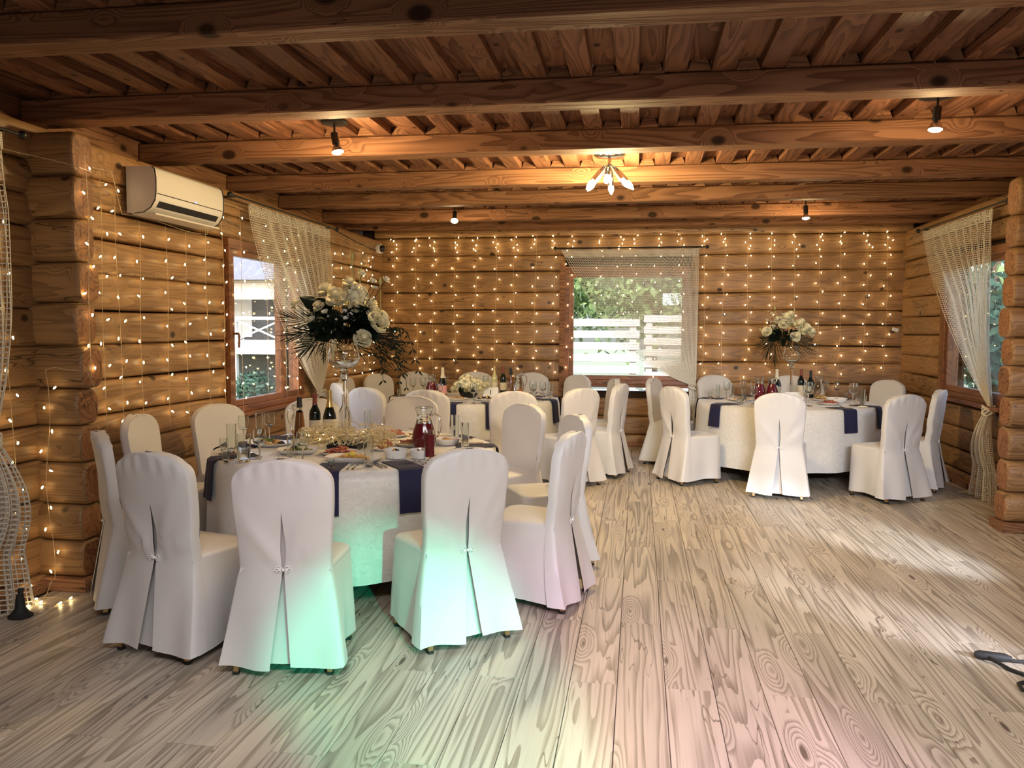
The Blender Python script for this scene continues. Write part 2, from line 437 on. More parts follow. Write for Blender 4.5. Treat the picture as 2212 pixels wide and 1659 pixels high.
def log_wall(root, p0, ang, length, joints, openings, seed):
    """root: structure empty; logs run along local X from p0 turned by ang; openings (x0,x1,z0,z1)"""
    r = random.Random(seed)
    for k in range(len(joints)-1):
        z0, z1 = joints[k], joints[k+1]; h = z1-z0
        cuts = sorted((a, b_) for a, b_, c_, d in openings if z0 < d-0.04 and z1 > c_+0.04)
        segs = []; x = 0.0
        for a, b_ in cuts: segs.append((x, a, x > 0, True)); x = b_
        segs.append((x, length, x > 0, False))
        taper = r.uniform(-0.012, 0.012)
        for a, b_, e0, e1 in segs:
            if b_-a < 0.05: continue
            zt, zz = z1, z0
            for oa, ob, oc, od in openings:                 # trim the log that only grazes an opening
                if a < ob-0.01 and b_ > oa+0.01:
                    if oc > z0 and oc < z1: zt = min(zt, max(z0+0.03, oc))
                    if od > z0 and od < z1: zz = max(zz, od)
            m = log_mesh(b_-a, (zt-zz)+(taper if zt == z1 else 0), (zt-zz)-(taper if zt == z1 else 0), seed=r.randint(0, 9999), ends=(e0, e1))
            o = m.build('log', M['log'], root, True, ang=50)
            off = r.uniform(-0.008, 0.008)
            dx, dy = cos(ang), sin(ang)
            o.location = (p0[0]+dx*a-dy*off, p0[1]+dy*a+dx*off, zz); o.rotation_euler = (0, 0, ang)

def core_wall(root, p0, ang, length, top, openings):
    m = MB(); x = 0.0
    for a, b_, c_, d in sorted(openings):
        m.box(x, a, 0.09, 0.20, 0, top); m.box(a, b_, 0.09, 0.20, 0, c_); m.box(a, b_, 0.09, 0.20, d, top); x = b_
    m.box(x, length, 0.09, 0.20, 0, top)
    o = m.build('wall_core', M['core'], root, False); o.location = (p0[0], p0[1], 0); o.rotation_euler = (0, 0, ang)

def joints(r, top, base=0.0, fixed=None):
    if fixed: return fixed
    z = [base]
    while z[-1] < top-0.3: z.append(z[-1]+r.uniform(0.205, 0.265))
    z.append(top); return z

WIN1 = (6.56, 8.12, 0.80, 2.30)      # y0, y1, z0, z1 in the left wall
WIN2 = (-0.96, 0.66, 0.72, 2.35)     # x0, x1 in the back wall
WIN3 = (7.78, 9.36, 0.86, 2.32)      # y0, y1 in the right wall
wl = struct_empty('wall_left'); wb = struct_empty('wall_back'); wr = struct_empty('wall_right')
# left wall faces +X: local X -> world +Y needs the face (-Y local) towards +X  => rotate by +90 deg
JL = [0.0, 0.09, 0.30, 0.53, 0.765, 0.97, 1.20, 1.43, 1.655, 1.89, 2.12, 2.30, 2.50, 2.715]
JB = [0.0, 0.16, 0.40, 0.63, 0.86, 1.12, 1.335, 1.60, 1.785, 2.015, 2.295, 2.50, 2.745, 2.96]
JR = [0.0, 0.13, 0.34, 0.56, 0.79, 1.02, 1.24, 1.49, 1.70, 1.93, 2.17, 2.38, 2.56, 2.76]
lo = [(WIN1[0]-YF, WIN1[1]-YF, WIN1[2], WIN1[3])]
log_wall(wl, (XL, YF), pi/2, YB-YF+0.05, JL, lo, 3); core_wall(wl, (XL, YF), pi/2, YB-YF+0.2, 2.70, lo)
bo = [(WIN2[0]-XL+0.1, WIN2[1]-XL+0.1, WIN2[2], WIN2[3])]
log_wall(wb, (XL-0.1, YB), 0.0, XR-XL+0.2, JB, bo, 8); core_wall(wb, (XL-0.3, YB), 0.0, XR-XL+0.6, 2.98, [(a+0.2, b_+0.2, c_, d) for a, b_, c_, d in bo])
ro = [(YB-WIN3[1], YB-WIN3[0], WIN3[2], WIN3[3])]
log_wall(wr, (XR, YB), -pi/2, YB-YF, JR, ro, 21); core_wall(wr, (XR, YB), -pi/2, YB-YF, 2.75, ro)
# set-back boards that close the gap between the beams above the side walls
m = MB().box(YF, YB+0.2, 0.33, 0.38, 2.62, 3.05); o = m.build('frieze_board', M['beam'], wl, False); o.location = (XL, 0, 0); o.rotation_euler = (0, 0, pi/2)
m = MB().box(-YB-0.2, -YF, 0.33, 0.38, 2.62, 3.05); o = m.build('frieze_board', M['beam'], wr, False); o.location = (XR, 0, 0); o.rotation_euler = (0, 0, -pi/2)
# top plates over the log walls
m = MB().box(0, YB-YF, 0.0, 0.36, 2.60, 2.70, 0.01); o = m.build('top_plate', M['beam'], wl, False); o.location = (XL-0.03, YF, 0); o.rotation_euler = (0, 0, pi/2)
m = MB().box(0, YB-YF, 0.0, 0.36, 2.64, 2.745, 0.01); o = m.build('top_plate', M['beam'], wr, False); o.location = (XR+0.03, YB, 0); o.rotation_euler = (0, 0, -pi/2)
# front wall behind the photographer
wf = struct_empty('wall_front')
MB().box(XL-0.2, XR+0.2, YF-0.1, YF, 0, 3.0).build('wall_panel', M['beam'], wf, False)

def stub_wall(name, xa, xb, y0, y1, top, seed, endside):
    """cross wall of short logs whose ends show: logs along X between xa and xb, thickness y0..y1"""
    r = random.Random(seed); root = struct_empty(name)
    z = 0.075; yc, hw = (y0+y1)/2, (y1-y0)/2
    MB().box(min(xa, xb)-0.01, max(xa, xb)+0.012, y0-0.02, y1+0.012, 0, 0.075, 0.004).build('plinth', M['beam'], root, False)
    while z < top-0.05:
        h = min(r.uniform(0.205, 0.255), top-z)
        if top-z-h < 0.1: h = top-z
        tipx = (xb if endside > 0 else xa)+endside*r.uniform(-0.02, 0.015)
        basex = xa if endside > 0 else xb
        n = 14; jit = r.uniform(-0.012, 0.012)
        def ring(x, k):
            out = []
            for i in range(n):
                a = 2*pi*i/n; ca, sa = cos(a), sin(a)
                yy = hw*abs(ca)**0.42*(1 if ca > 0 else -1); zz = h/2*abs(sa)**0.75*(1 if sa > 0 else -1)
                out.append((x, yc+jit+yy*k, z+h/2+zz*(k if k < 1 else 1)))
            return out
        rows = [ring(basex, 1), ring(tipx-endside*0.022, 1), ring(tipx-endside*0.006, 0.95), ring(tipx, 0.86)]
        vs = [p for q in rows for p in q]; fs = []
        for j in range(3):
            for i in range(n): fs.append((j*n+i, j*n+(i+1) % n, (j+1)*n+(i+1) % n, (j+1)*n+i))
        lg = MB().add(vs, fs+[tuple(range(n))]).build('log', M['log'], root, True, ang=60)
        e = ring(tipx+endside*0.0005, 0.86); cc = (tipx+endside*0.004, yc+jit, z+h/2)
        MB().add(e+[cc], [(i, (i+1) % n, n) for i in range(n)]).build('log_end', M['log_end'], lg, False)
        z += h
    return root
stub_wall('wall_stub_left', XL-0.05, -3.17, 4.29, 4.49, 2.66, 4, 1)
stub_wall('wall_stub_right', 2.78, XR+0.05, 6.72, 6.94, 2.70, 9, -1)
# baseboards
def bb(name, x0, x1, y0, y1):
    o = MB().box(x0, x1, y0, y1, 0, 0.065).build(name, M['beam'], None, False); o['kind'] = 'structure'
bb('baseboard_left', XL, XL+0.05, YF, 4.26); bb('baseboard_back', XL+0.05, XR-0.05, YB-0.035, YB+0.02); bb('baseboard_right', XR-0.05, XR, 6.98, YB)
bb('baseboard_left.001', XL, XL+0.05, 4.52, YB)

# ------------------------------------------------------------------ ceiling: beams, boards in two layers, filler blocks
ceil = MB().box(XL-0.45, XR+0.45, YF-0.1, YB+0.3, 3.06, 3.12).build('ceiling', M['core'], smooth=False); ceil['kind'] = 'structure'
BEAMS = [(-0.45, .17), (0.85, .17), (2.10, .17), (3.375, .18), (4.65, .19), (5.865, .20), (7.22, .17), (8.33, .15), (9.56, .14), (10.30, .14)]
PX = 0.2535
r_ = random.Random(2)
x = -4.0+0.06; lowx = []
Lc = YB-YF+0.3
while x < XR+0.40:
    wdt = 0.124+r_.uniform(-0.004, 0.004)
    z = ZC+r_.uniform(-0.003, 0.003)
    o = MB().box(0, Lc, 0, wdt, 0, 0.053, 0.002).build('ceiling_board', M['ceiling'], ceil, False); o.location = (x+wdt, YF-0.05, z); o.rotation_euler = (0, 0, pi/2)
    o = MB().box(0, Lc, 0, PX-wdt+0.05, 0, 0.024, 0.002).build('ceiling_board', M['ceiling'], ceil, False); o.location = (x+PX+0.025, YF-0.05, z+0.054); o.rotation_euler = (0, 0, pi/2)
    lowx.append((x, wdt, z)); x += PX
bwd = None
for yb_, th in BEAMS:
    ln = XR+0.34-(XL-0.32)
    o = MB().box(0, ln, 0, th, 0, ZC-2.803, 0.008).build('beam', M['beam'], ceil, False); o.location = (XL-0.32, yb_, 2.80)
    if yb_ > 2:
        for lx, wd, z in lowx:                            # trapezoid blocks filling the recess over each beam
            a, b_ = lx+wd+0.002, lx+PX-0.002
            if a < XL-0.2 or b_ > XR+0.2: continue
            vs = [(a, yb_-0.012, z), (b_, yb_-0.012, z), (b_-0.022, yb_-0.012, z+0.053), (a+0.022, yb_-0.012, z+0.053)]
            vs += [(a, yb_+0.03, z), (b_, yb_+0.03, z), (b_, yb_+0.03, z+0.0535), (a, yb_+0.03, z+0.0535)]
            q = MB().add(vs, [(0, 1, 2, 3), (7, 6, 5, 4), (0, 4, 5, 1), (1, 5, 6, 2), (2, 6, 7, 3), (3, 7, 4, 0)]).build('filler_block', M['beam'], ceil, False)
# unseen slab added to keep the sun out, and cornice trim
o = MB().box(XL-1.0, XR+1.0, YF-1.0, YB+0.5, 3.13, 3.25).build('sun_block_slab', M['core'], smooth=False); o['kind'] = 'structure'
o = MB().box(XL-0.1, XR+0.1, YB-0.05, YB+0.02, 2.845, 2.93, 0.006).build('trim_1', M['beam'], None, False); o['kind'] = 'structure'

# ------------------------------------------------------------------ windows
def window(name, p0, ang, w, z0, z1, sashes, cas=0.10, handle=None, sill=True, sillw=0.07):
    """local X along wall, -Y into the room, face at y=0"""
    root = struct_empty(name, (p0[0], p0[1], 0)); root.rotation_euler = (0, 0, ang)
    def part(nm, x0, x1, y0, y1, a, b_, mat=M['casing']): return MB().box(x0, x1, y0, y1, a, b_, 0.004).build(nm, mat, root, False)
    c_ = 0.055
    part('window_frame', 0, w, -0.015, 0.13, z1-c_-0.03, z1); part('window_frame', 0, w, -0.015, 0.13, z0, z0+c_)
    part('window_frame', 0, c_, -0.015, 0.13, z0+c_, z1-c_-0.03); part('window_frame', w-c_, w, -0.015, 0.13, z0+c_, z1-c_-0.03)
    for x0, x1 in sashes:
        sw = 0.058; a, b_ = z0+c_, z1-c_-0.03
        s = part('sash', x0, x1, 0.0, 0.06, b_-sw, b_)
        for q in ((x0, x1, a, a+sw), (x0, x0+sw, a+sw, b_-sw), (x1-sw, x1, a+sw, b_-sw)): part('sash', q[0], q[1], 0.0, 0.06, q[2], q[3])
        g = MB().box(x0+sw-0.005, x1-sw+0.005, 0.028, 0.034, a+sw-0.005, b_-sw+0.005).build('pane', M['pane'], root, False)
    if handle:
        hx, hz = handle
        hm = MB(); hm.box(hx-0.014, hx+0.014, -0.008, 0.0, hz-0.03, hz+0.03); hm.tube([(hx, -0.004, hz), (hx, -0.05, hz), (hx, -0.055, hz-0.02), (hx, -0.05, hz-0.12)], 0.010, 6)
        hm.build('handle', M['brown'], root)
    if sill: part('sill', -0.03, w+0.03, -sillw, 0.10, z0-0.035, z0)
    return root
window('window_1', (XL+0.01, WIN1[0]), pi/2, WIN1[1]-WIN1[0], WIN1[2], WIN1[3], [(0.055, 1.09), (1.09, 1.505)], handle=(0.085, 1.49))
window('window_2', (WIN2[0], YB-0.01), 0.0, WIN2[1]-WIN2[0], WIN2[2]+0.1, WIN2[3], [(0.055, 1.565)], sillw=0.09)
window('window_3', (XR-0.01, WIN3[1]), -pi/2, WIN3[1]-WIN3[0], WIN3[2], WIN3[3], [(0.055, 1.525)], sillw=0.09)
# upright casing boards beside the windows
for nm, x0, x1, y0, y1, z0, z1 in (('trim_2', WIN2[0]-0.07, WIN2[0], YB-0.03, YB+0.06, 0.70, 2.40), ('trim_3', XR-0.03, XR+0.06, WIN3[1], WIN3[1]+0.09, 0.80, 2.40), ('trim_4', XR-0.03, XR+0.06, WIN3[0]-0.09, WIN3[0], 0.80, 2.55)):
    o = MB().box(x0, x1, y0, y1, z0, z1).build(nm, M['beam'], None, False); o['kind'] = 'structure'

# ------------------------------------------------------------------ tables and cloths
CZ = 0.765
TABLES = {1: (-1.81, 5.13, 0.90), 2: (-1.83, 9.15, 0.95), 3: (1.59, 9.22, 0.93)}
def make_table(t, label, clabel):
    cx, cy, R = TABLES[t]
    root = thing('round_table', label, 'table', (cx, cy, 0), 0.3*t, 'round banquet tables')
    MB().lathe([(0.02, 0.728), (R-0.02, 0.728), (R-0.008, 0.735), (R-0.008, 0.752), (R-0.02, 0.758), (0.02, 0.758)], 48).build('tabletop', M['brown'], root)
    for k in range(4):
        a = pi/4+k*pi/2
        MB().tube([(0.42*cos(a), 0.42*sin(a), 0.735), (0.46*cos(a), 0.46*sin(a), 0.35), (0.50*cos(a), 0.50*sin(a), 0.0)], 0.016, 8).build('leg', M['black'], root)
    for s in (-1, 1): MB().tube([(0.45*s*0.707, -0.32, 0.42), (0.45*s*0.707, 0.32, 0.42)], 0.011, 6).build('crossbar', M['black'], root)
    # cloth
    r = random.Random(t*7); nf = 15
    ph = [r.uniform(0, 6.28) for _ in range(4)]; n = 200
    amp = [r.uniform(0.5, 1.3) for _ in range(nf)]
    prof = []
    for j in range(9): prof.append(('top', (R-0.015)*(j+0.3)/8.3))
    for j in range(13): prof.append(('fall', j/12))
    vs = []; fs = []
    H = CZ-0.165
    for kind, q in prof:
        for i in range(n):
            a = 2*pi*i/n
            if kind == 'top': rr, z = q, CZ
            else:
                fold = sin(nf*a+ph[0]+0.9*sin(3*a+ph[1]))*amp[int(a/(2*pi)*nf) % nf]
                fold2 = sin(7*a+ph[2])
                rr = R+0.004+0.010*min(1, q*10)+q*0.020+(q**1.2)*(0.020*fold+0.008*fold2)
                z = CZ-0.012*min(1, q*12)-q*H+0.012*q*sin(2*a+ph[3])
                if q == 0: rr = R-0.004; z = CZ-0.0005
            vs.append((rr*cos(a), rr*sin(a), z))
    for j in range(len(prof)-1):
        for i in range(n): fs.append((j*n+i, j*n+(i+1) % n, (j+1)*n+(i+1) % n, (j+1)*n+i))
    fs.append(tuple(range(n))[::-1])
    fs = [f[::-1] for f in fs]
    cl = MB().add(vs, fs).build('tablecloth', M['cloth'], None, True, (cx, cy, 0), ang=75)
    tag(cl, clabel, 'tablecloth', 'damask tablecloths')
make_table(1, 'round banquet table bearing the raffia nest and tall glass vase, under its cloth', 'ivory damask cloth under the raffia nest and red juice jug')
make_table(2, 'round banquet table below the low white flowers, hidden by its cloth', 'ivory damask cloth under the low bowl of white flowers')
make_table(3, 'round banquet table under the right hand cloth with the small bouquet vase', 'ivory damask cloth on the table near the right wall curtain')

# ------------------------------------------------------------------ covered banquet chairs
ZT = 0.972
def outline(z):
    if z >= 0.845:
        t = min(1.0, (z-0.845)/(ZT-0.845)); return 0.224*max(0.0, 1-t**2.3)**0.5
    if z >= 0.47:
        t = (z-0.47)/0.375; t = t*t*(3-2*t); return 0.204+(0.224-0.204)*t
    t = (0.47-z)/0.43; return 0.204+0.076*t**0.9
def yback(z):
    if z >= 0.47:
        t = (z-0.47)/(ZT-0.47); return -0.03-0.058*t**1.2
    t = (0.47-z)/0.43; return -0.03-0.075*t
def make_chair(label, seed, slit=1.0):
    r = random.Random(seed)
    root = thing('banquet_chair', label, 'chair', (0, 0, 0), 0, 'covered banquet chairs')
    # legs
    for sx in (-1, 1):
        for nm, y0, y1 in (('rear', -0.005, -0.062), ('front', 0.33, 0.355)):
            lg = MB(); 
            def sq(x, y, z, w): return [(x-w, y-w, z), (x+w, y-w, z), (x+w, y+w, z), (x-w, y+w, z)]
            a = sq(sx*0.185, y0, 0.42, 0.012); b_ = sq(sx*0.21, y1, 0.014, 0.011)
            lg.add(b_+a, [(3, 2, 1, 0), (4, 5, 6, 7), (0, 1, 5, 4), (1, 2, 6, 5), (2, 3, 7, 6), (3, 0, 4, 7)])
            L = lg.build('leg', M['gold'], root, False)
            MB().box(sx*0.21-0.0135, sx*0.21+0.0135, y1-0.0135, y1+0.0135, 0, 0.015).build('foot_cap', M['rubber'], L, False)
    # backrest: padded inner face seen from the table side, plus the pleat lining behind the slit
    m = MB()
    def zrow(t, z0, z1): return z0+(z1-z0)*(1-(1-t)**1.7)
    p1, p2 = r.uniform(0, 6), r.uniform(0, 6)
    def front(u, v):
        z = zrow(v, 0.44, ZT-0.0005); w = outline(z); s = u*2-1; x = w*s
        e = 1-abs(s)**6
        y = yback(z)+0.071*min(1, w/0.05)+0.006*e*min(1, w/0.06)-0.010*(1-s*s)*min(1, w/0.1)+0.004*sin(9*x+6*z+p1)*e+0.004*sin(14*z-10*x+p2)*e
        return (x, y, z)
    m.grid(front, 16, 22)
    def lining(u, v):
        z = 0.05+(0.80-0.05)*v; t = max(0.0, (0.47-z)/0.43); w = 0.05+0.06*t
        return ((u*2-1)*w, yback(z)+0.030+0.01*abs(u*2-1), z)
    m.grid(lining, 4, 10)
    m.build('backrest', M['cover'], root, True, ang=70)
    # two rear flaps with slit, folds and flared hem
    for sx in (-1, 1):
        f1, f2, f3 = r.uniform(0.9, 1.25), r.uniform(0.45, 0.8), r.uniform(0, 6)
        cols = [0, .06, .14, .24, .34, .44, .54, .64, .73, .81, .88, .93, .97, 1.0, 1.10, 1.2, 1.3]
        def flap(i, v):
            z0 = 0.045+0.006*sin(f3); z = zrow(v, z0, ZT)
            w = outline(z)
            if z > 0.74: xi = -0.003
            elif z > 0.47:
                t = (0.74-z)/0.27; xi = 0.001+slit*0.019*sin(pi*min(1, t*0.95))*t
            else: xi = 0.003+0.043*((0.47-z)/0.43)
            s = cols[i]; su = min(s, 1.0)
            x = min(xi, w)+(w-min(xi, w))*su
            y = yback(z)+0.020*(su**4)*min(1, w/0.1)-0.008*(1-su*su)
            t = max(0.0, (0.47-z)/0.43)
            # pull folds that fan from the closure to the shoulders
            an = atan2(z-0.47, max(x, 1e-4)); rad = hypot(x, z-0.47)
            k = min(1, rad/0.06)*max(0.0, 1-rad/0.42) if z > 0.47 else 0
            k *= min(1, x/0.02) if x > 0 else 0
            y -= 0.017*k*exp(-((an-f1)/0.10)**2)+0.018*k*exp(-((an-f2)/0.11)**2)-0.009*k*exp(-((an-f1+0.25)/0.1)**2)
            if z > 0.47: y += 0.010*exp(-(x/0.05)**2)*max(0, 1-abs(z-0.6)/0.13)
            # puckers under the top seam
            if z > 0.80:
                y += 0.0065*sin(x*88+f3)*max(0, 1-abs(z-(ZT-0.055))/0.07)*min(1, w/0.1)*min(1, max(0, x)/0.03)
            # skirt folds
            y -= 0.026*t*sin(x*21+f3*0.5+sx)*(0.3+su)*0.8
            y += 0.010*exp(-((z-0.455)/0.02)**2)*su
            if s > 1.0:
                q = (s-1)/0.3; full = 0.052 if z > 0.47 else 0.052+0.05*t
                y += q*full*min(1, w/0.05); x += 0.004*sin(q*pi)
            if z < 0.06: z += 0.008*sin(x*15+f3)
            return (sx*x, y, z)
        rows = 30; k = [[flap(i, j/rows) for i in range(len(cols))] for j in range(rows+1)]
        w = len(cols); vs = [p for q in k for p in q]; fs = []
        for j in range(rows):
            for i in range(w-1):
                a = j*w+i; q = (a, a+1, a+w+1, a+w); fs.append(q if sx < 0 else q[::-1])
        MB().add(vs, fs).build('rear_flap', M['cover'], root, True, ang=75)
    # seat pad and hanging skirt
    def seatpath(t):
        """t 0..1 from the rear left corner round the front to the rear right; returns x, y, nx, ny"""
        P = [(-0.205, -0.005), (-0.225, 0.20), (-0.232, 0.38)]
        return None
    pts = []
    wr_, wf_, D, rc = 0.203, 0.225, 0.42, 0.075
    for k in range(9): t = k/8; pts.append((-(wr_+(wf_-wr_)*t), -0.012+(D-rc)*t, -1, 0))
    for k in range(1, 7): a = pi-(pi/2)*k/7; pts.append((-(wf_-rc)+rc*cos(a), D-0.012-rc+rc*sin(a), cos(a), sin(a)))
    for k in range(9): t = k/8; pts.append((-(wf_-rc)+2*(wf_-rc)*t, D-0.012, 0, 1))
    for k in range(1, 7): a = pi/2-(pi/2)*k/7; pts.append(((wf_-rc)+rc*cos(a), D-0.012-rc+rc*sin(a), cos(a), sin(a)))
    for k in range(9): t = 1-k/8; pts.append(((wr_+(wf_-wr_)*t), -0.012+(D-rc)*t, 1, 0))
    n = len(pts); vs = []; fs = []
    levels = [(1.0, 0.445), (1.0, 0.462), (0.985, 0.474), (0.94, 0.481), (0.75, 0.486), (0.45, 0.489), (0.05, 0.490)]
    cxs, cys = 0, 0.20
    for sc, z in levels:
        for x, y, nx, ny in pts: vs.append((cxs+(x-cxs)*sc, cys+(y-cys)*sc, z))
    for j in range(len(levels)-1):
        for i in range(n): fs.append((j*n+i, (j)*n+(i+1) % n, (j+1)*n+(i+1) % n, (j+1)*n+i))
    fs.append(tuple(range((len(levels)-1)*n, len(levels)*n)))
    MB().add(vs, [f[::-1] for f in fs]).build('seat', M['cover'], root, True, ang=60)
    vs = []; fs = []; rows = 9; ph = r.uniform(0, 6)
    for j in range(rows+1):
        t = j/rows
        for i, (x, y, nx, ny) in enumerate(pts):
            edge = min(1, i/5, (n-1-i)/5)
            out = 0.002+t*0.012+0.010*t*sin(i*0.95+ph)*edge+0.012*t*(abs(nx)*abs(ny))*2
            z = 0.462-t*(0.462-0.05)
            vs.append((x+nx*out+(0.06*t*(1-edge)*nx), y+ny*out-(0.05*t*(1-edge)), z+0.006*t*sin(i*0.5+ph)))
    for j in range(rows):
        for i in range(n-1): fs.append((j*n+i, j*n+i+1, (j+1)*n+i+1, (j+1)*n+i))
    MB().add(vs, fs).build('skirt', M['cover'], root, True, ang=75)
    # corded frog closure
    fm = MB(); y0 = yback(0.47)-0.016
    for sx in (-1, 1):
        for a0, l in ((0.55, 0.020), (-0.55, 0.020), (0.0, 0.026)):
            ctr = (sx*(0.010+l*0.55*cos(a0)), 0.47+l*0.75*sin(a0)*1.1+0.0)
            pth = []
            for k in range(10):
                a = 2*pi*k/10; ex, ez = l*0.5*cos(a), 0.0065*sin(a)
                pth.append((ctr[0]+sx*(ex*cos(a0)-ez*sin(a0)), y0, ctr[1]+ex*sin(a0)+ez*cos(a0)))
            fm.tube(pth, 0.0022, 5, closed=True)
    fm.ball((0, y0-0.002, 0.47), 0.008, 8, 6)
    fm.build('frog_closure', M['cord'], root)
    return root

PROTO = []
TOPS = {1: [(-2.24, 3.46), (-1.545, 3.37), (-0.78, 3.84), (-0.315, 4.58), (-0.47, 5.50), (-0.87, 6.20), (-1.89, 6.80), (-2.64, 6.40), (-3.10, 5.75), (-3.20, 4.98), (-2.97, 4.11)],
        2: [(-3.20, 9.10), (-3.26, 9.95), (-2.62, 7.60), (-3.12, 8.15), (-2.92, 10.55), (-2.12, 10.66), (-1.34, 10.64), (-0.70, 10.28), (-1.96, 7.42), (-1.11, 7.42), (-0.50, 7.96), (-0.22, 9.55), (-0.13, 8.70)],
        3: [(0.42, 8.45), (0.26, 9.66), (0.92, 10.62), (1.87, 10.66), (1.27, 7.70), (2.84, 10.0), (2.40, 7.75), (2.93, 8.45)]}
CL = {1: ['white covered chair with mint light along its seat edge, back towards the viewer', 'white covered chair with a pinkish back and green lit hem, back towards the viewer', 'white covered chair whose lower back is flooded with mint green light',
          'white covered chair seen edge on beside the open floor, its slit and frog closure visible', 'covered chair with beige inner back just behind the edge on chair by the open floor', 'beige lit covered chair facing the viewer, right of the red juice jug',
          'covered chair whose beige back rises behind the red juice jug', 'covered chair whose beige back rises behind the dark wine and champagne bottles', 'beige lit covered chair below the curtained window, behind the wine goblets',
          'beige lit covered chair facing the viewer between the log stub and the window', 'covered chair seen edge on hugging the log stub wall'],
      2: ['narrow covered chair between the gathered curtain and the tall vase stem', 'plain backed covered chair against the logs just right of the tall vase stem', 'covered chair with bluish wrinkled back directly behind the tall glass vase', 'thin bluish edge of a covered chair at the foot of the gathered window curtain',
          'covered chair against the back wall under the hanging leaves of the bouquet', 'covered chair against the back wall behind the low white flowers', 'covered chair against the back wall right of the three bottles by card 1', 'covered chair below the bottom left corner of the back window',
          'covered chair whose rim peeks over the chair behind the red juice jug', 'cream lit covered chair with its wrinkled back in front of card 1', 'bluish white covered chair, back towards the viewer, right of the navy napkin of table 1', 'covered chair with inner back showing, below the back window by the gangway', 'covered chair seen edge on at the gangway beneath the back window'],
      3: ['white covered chair with crumpled top nearest the gangway at card 3 table', 'tip of a covered chair showing beside the gathered back window curtain', 'covered chair against the back wall just right of the gathered curtain', 'covered chair half hidden behind the red capped bottle at card 3',
          'white covered chair standing centrally before card 3, back towards the viewer', 'covered chair in the far corner beside the right wall logs', 'slit backed white chair by the right wall, overlapping the edge on chair', 'covered chair seen edge on in front of the tied right wall curtain']}
ROT = {(1, 3): 0.12, (1, 4): 0.22, (1, 2): 0.0, (2, 11): 0.0}
k = 0
for t in (1, 2, 3):
    cx, cy, R = TABLES[t]
    for i, (x, y) in enumerate(TOPS[t]):
        q = max(1.0, (R+0.605)/hypot(x-cx, y-cy)); x, y = cx+(x-cx)*q, cy+(y-cy)*q
        d = Vector((cx-x, cy-y, 0)).normalized()
        rz = atan2(d.y, d.x)-pi/2+ROT.get((t, i), RNG.uniform(-0.05, 0.05))
        fx, fy = -sin(rz), cos(rz)
        loc = (x+fx*0.088, y+fy*0.088, 0)
        if k < 4:
            o = make_chair(CL[t][i], 40+k, (1.0, 1.0, 0.7, 0.5)[k]); PROTO.append(o); o.location = loc; o.rotation_euler = (0, 0, rz)
        else:
            dup(PROTO[(k*3+1) % 4], loc, rz, CL[t][i])
        k += 1

# ------------------------------------------------------------------ net curtains
def net_mesh(mb, P, nu, nv, r):
    """net of real three-sided threads on the sheet P(u, v)"""
    G = np.array([[P(i/nu, j/nv) for i in range(nu+1)] for j in range(nv+1)], float)
    def run(A):                                            # A: lines x points x 3
        T = np.gradient(A, axis=1); T /= np.maximum(np.linalg.norm(T, axis=2, keepdims=True), 1e-9)
        ref = np.zeros_like(T); ref[..., 0] = 0.31; ref[..., 1] = 0.83; ref[..., 2] = 0.46
        a = np.cross(T, ref); a /= np.maximum(np.linalg.norm(a, axis=2, keepdims=True), 1e-9); b_ = np.cross(T, a)
        n, m = A.shape[:2]; V = np.empty((n, m, 3, 3))
        for k in range(3):
            an = 2*pi*k/3; V[:, :, k] = A+(a*cos(an)+b_*sin(an))*r
        base = len(mb.v); mb.v.extend(map(tuple, V.reshape(-1, 3).tolist()))
        I = (np.arange(n)[:, None]*m+np.arange(m-1)[None, :])*3+base
        for k in range(3):
            k2 = (k+1) % 3
            Q = np.stack([I+k, I+k2, I+3+k2, I+3+k], -1).reshape(-1, 4)
            mb.f.extend(map(tuple, Q.tolist()))
    run(G); run(np.transpose(G, (1, 0, 2)))

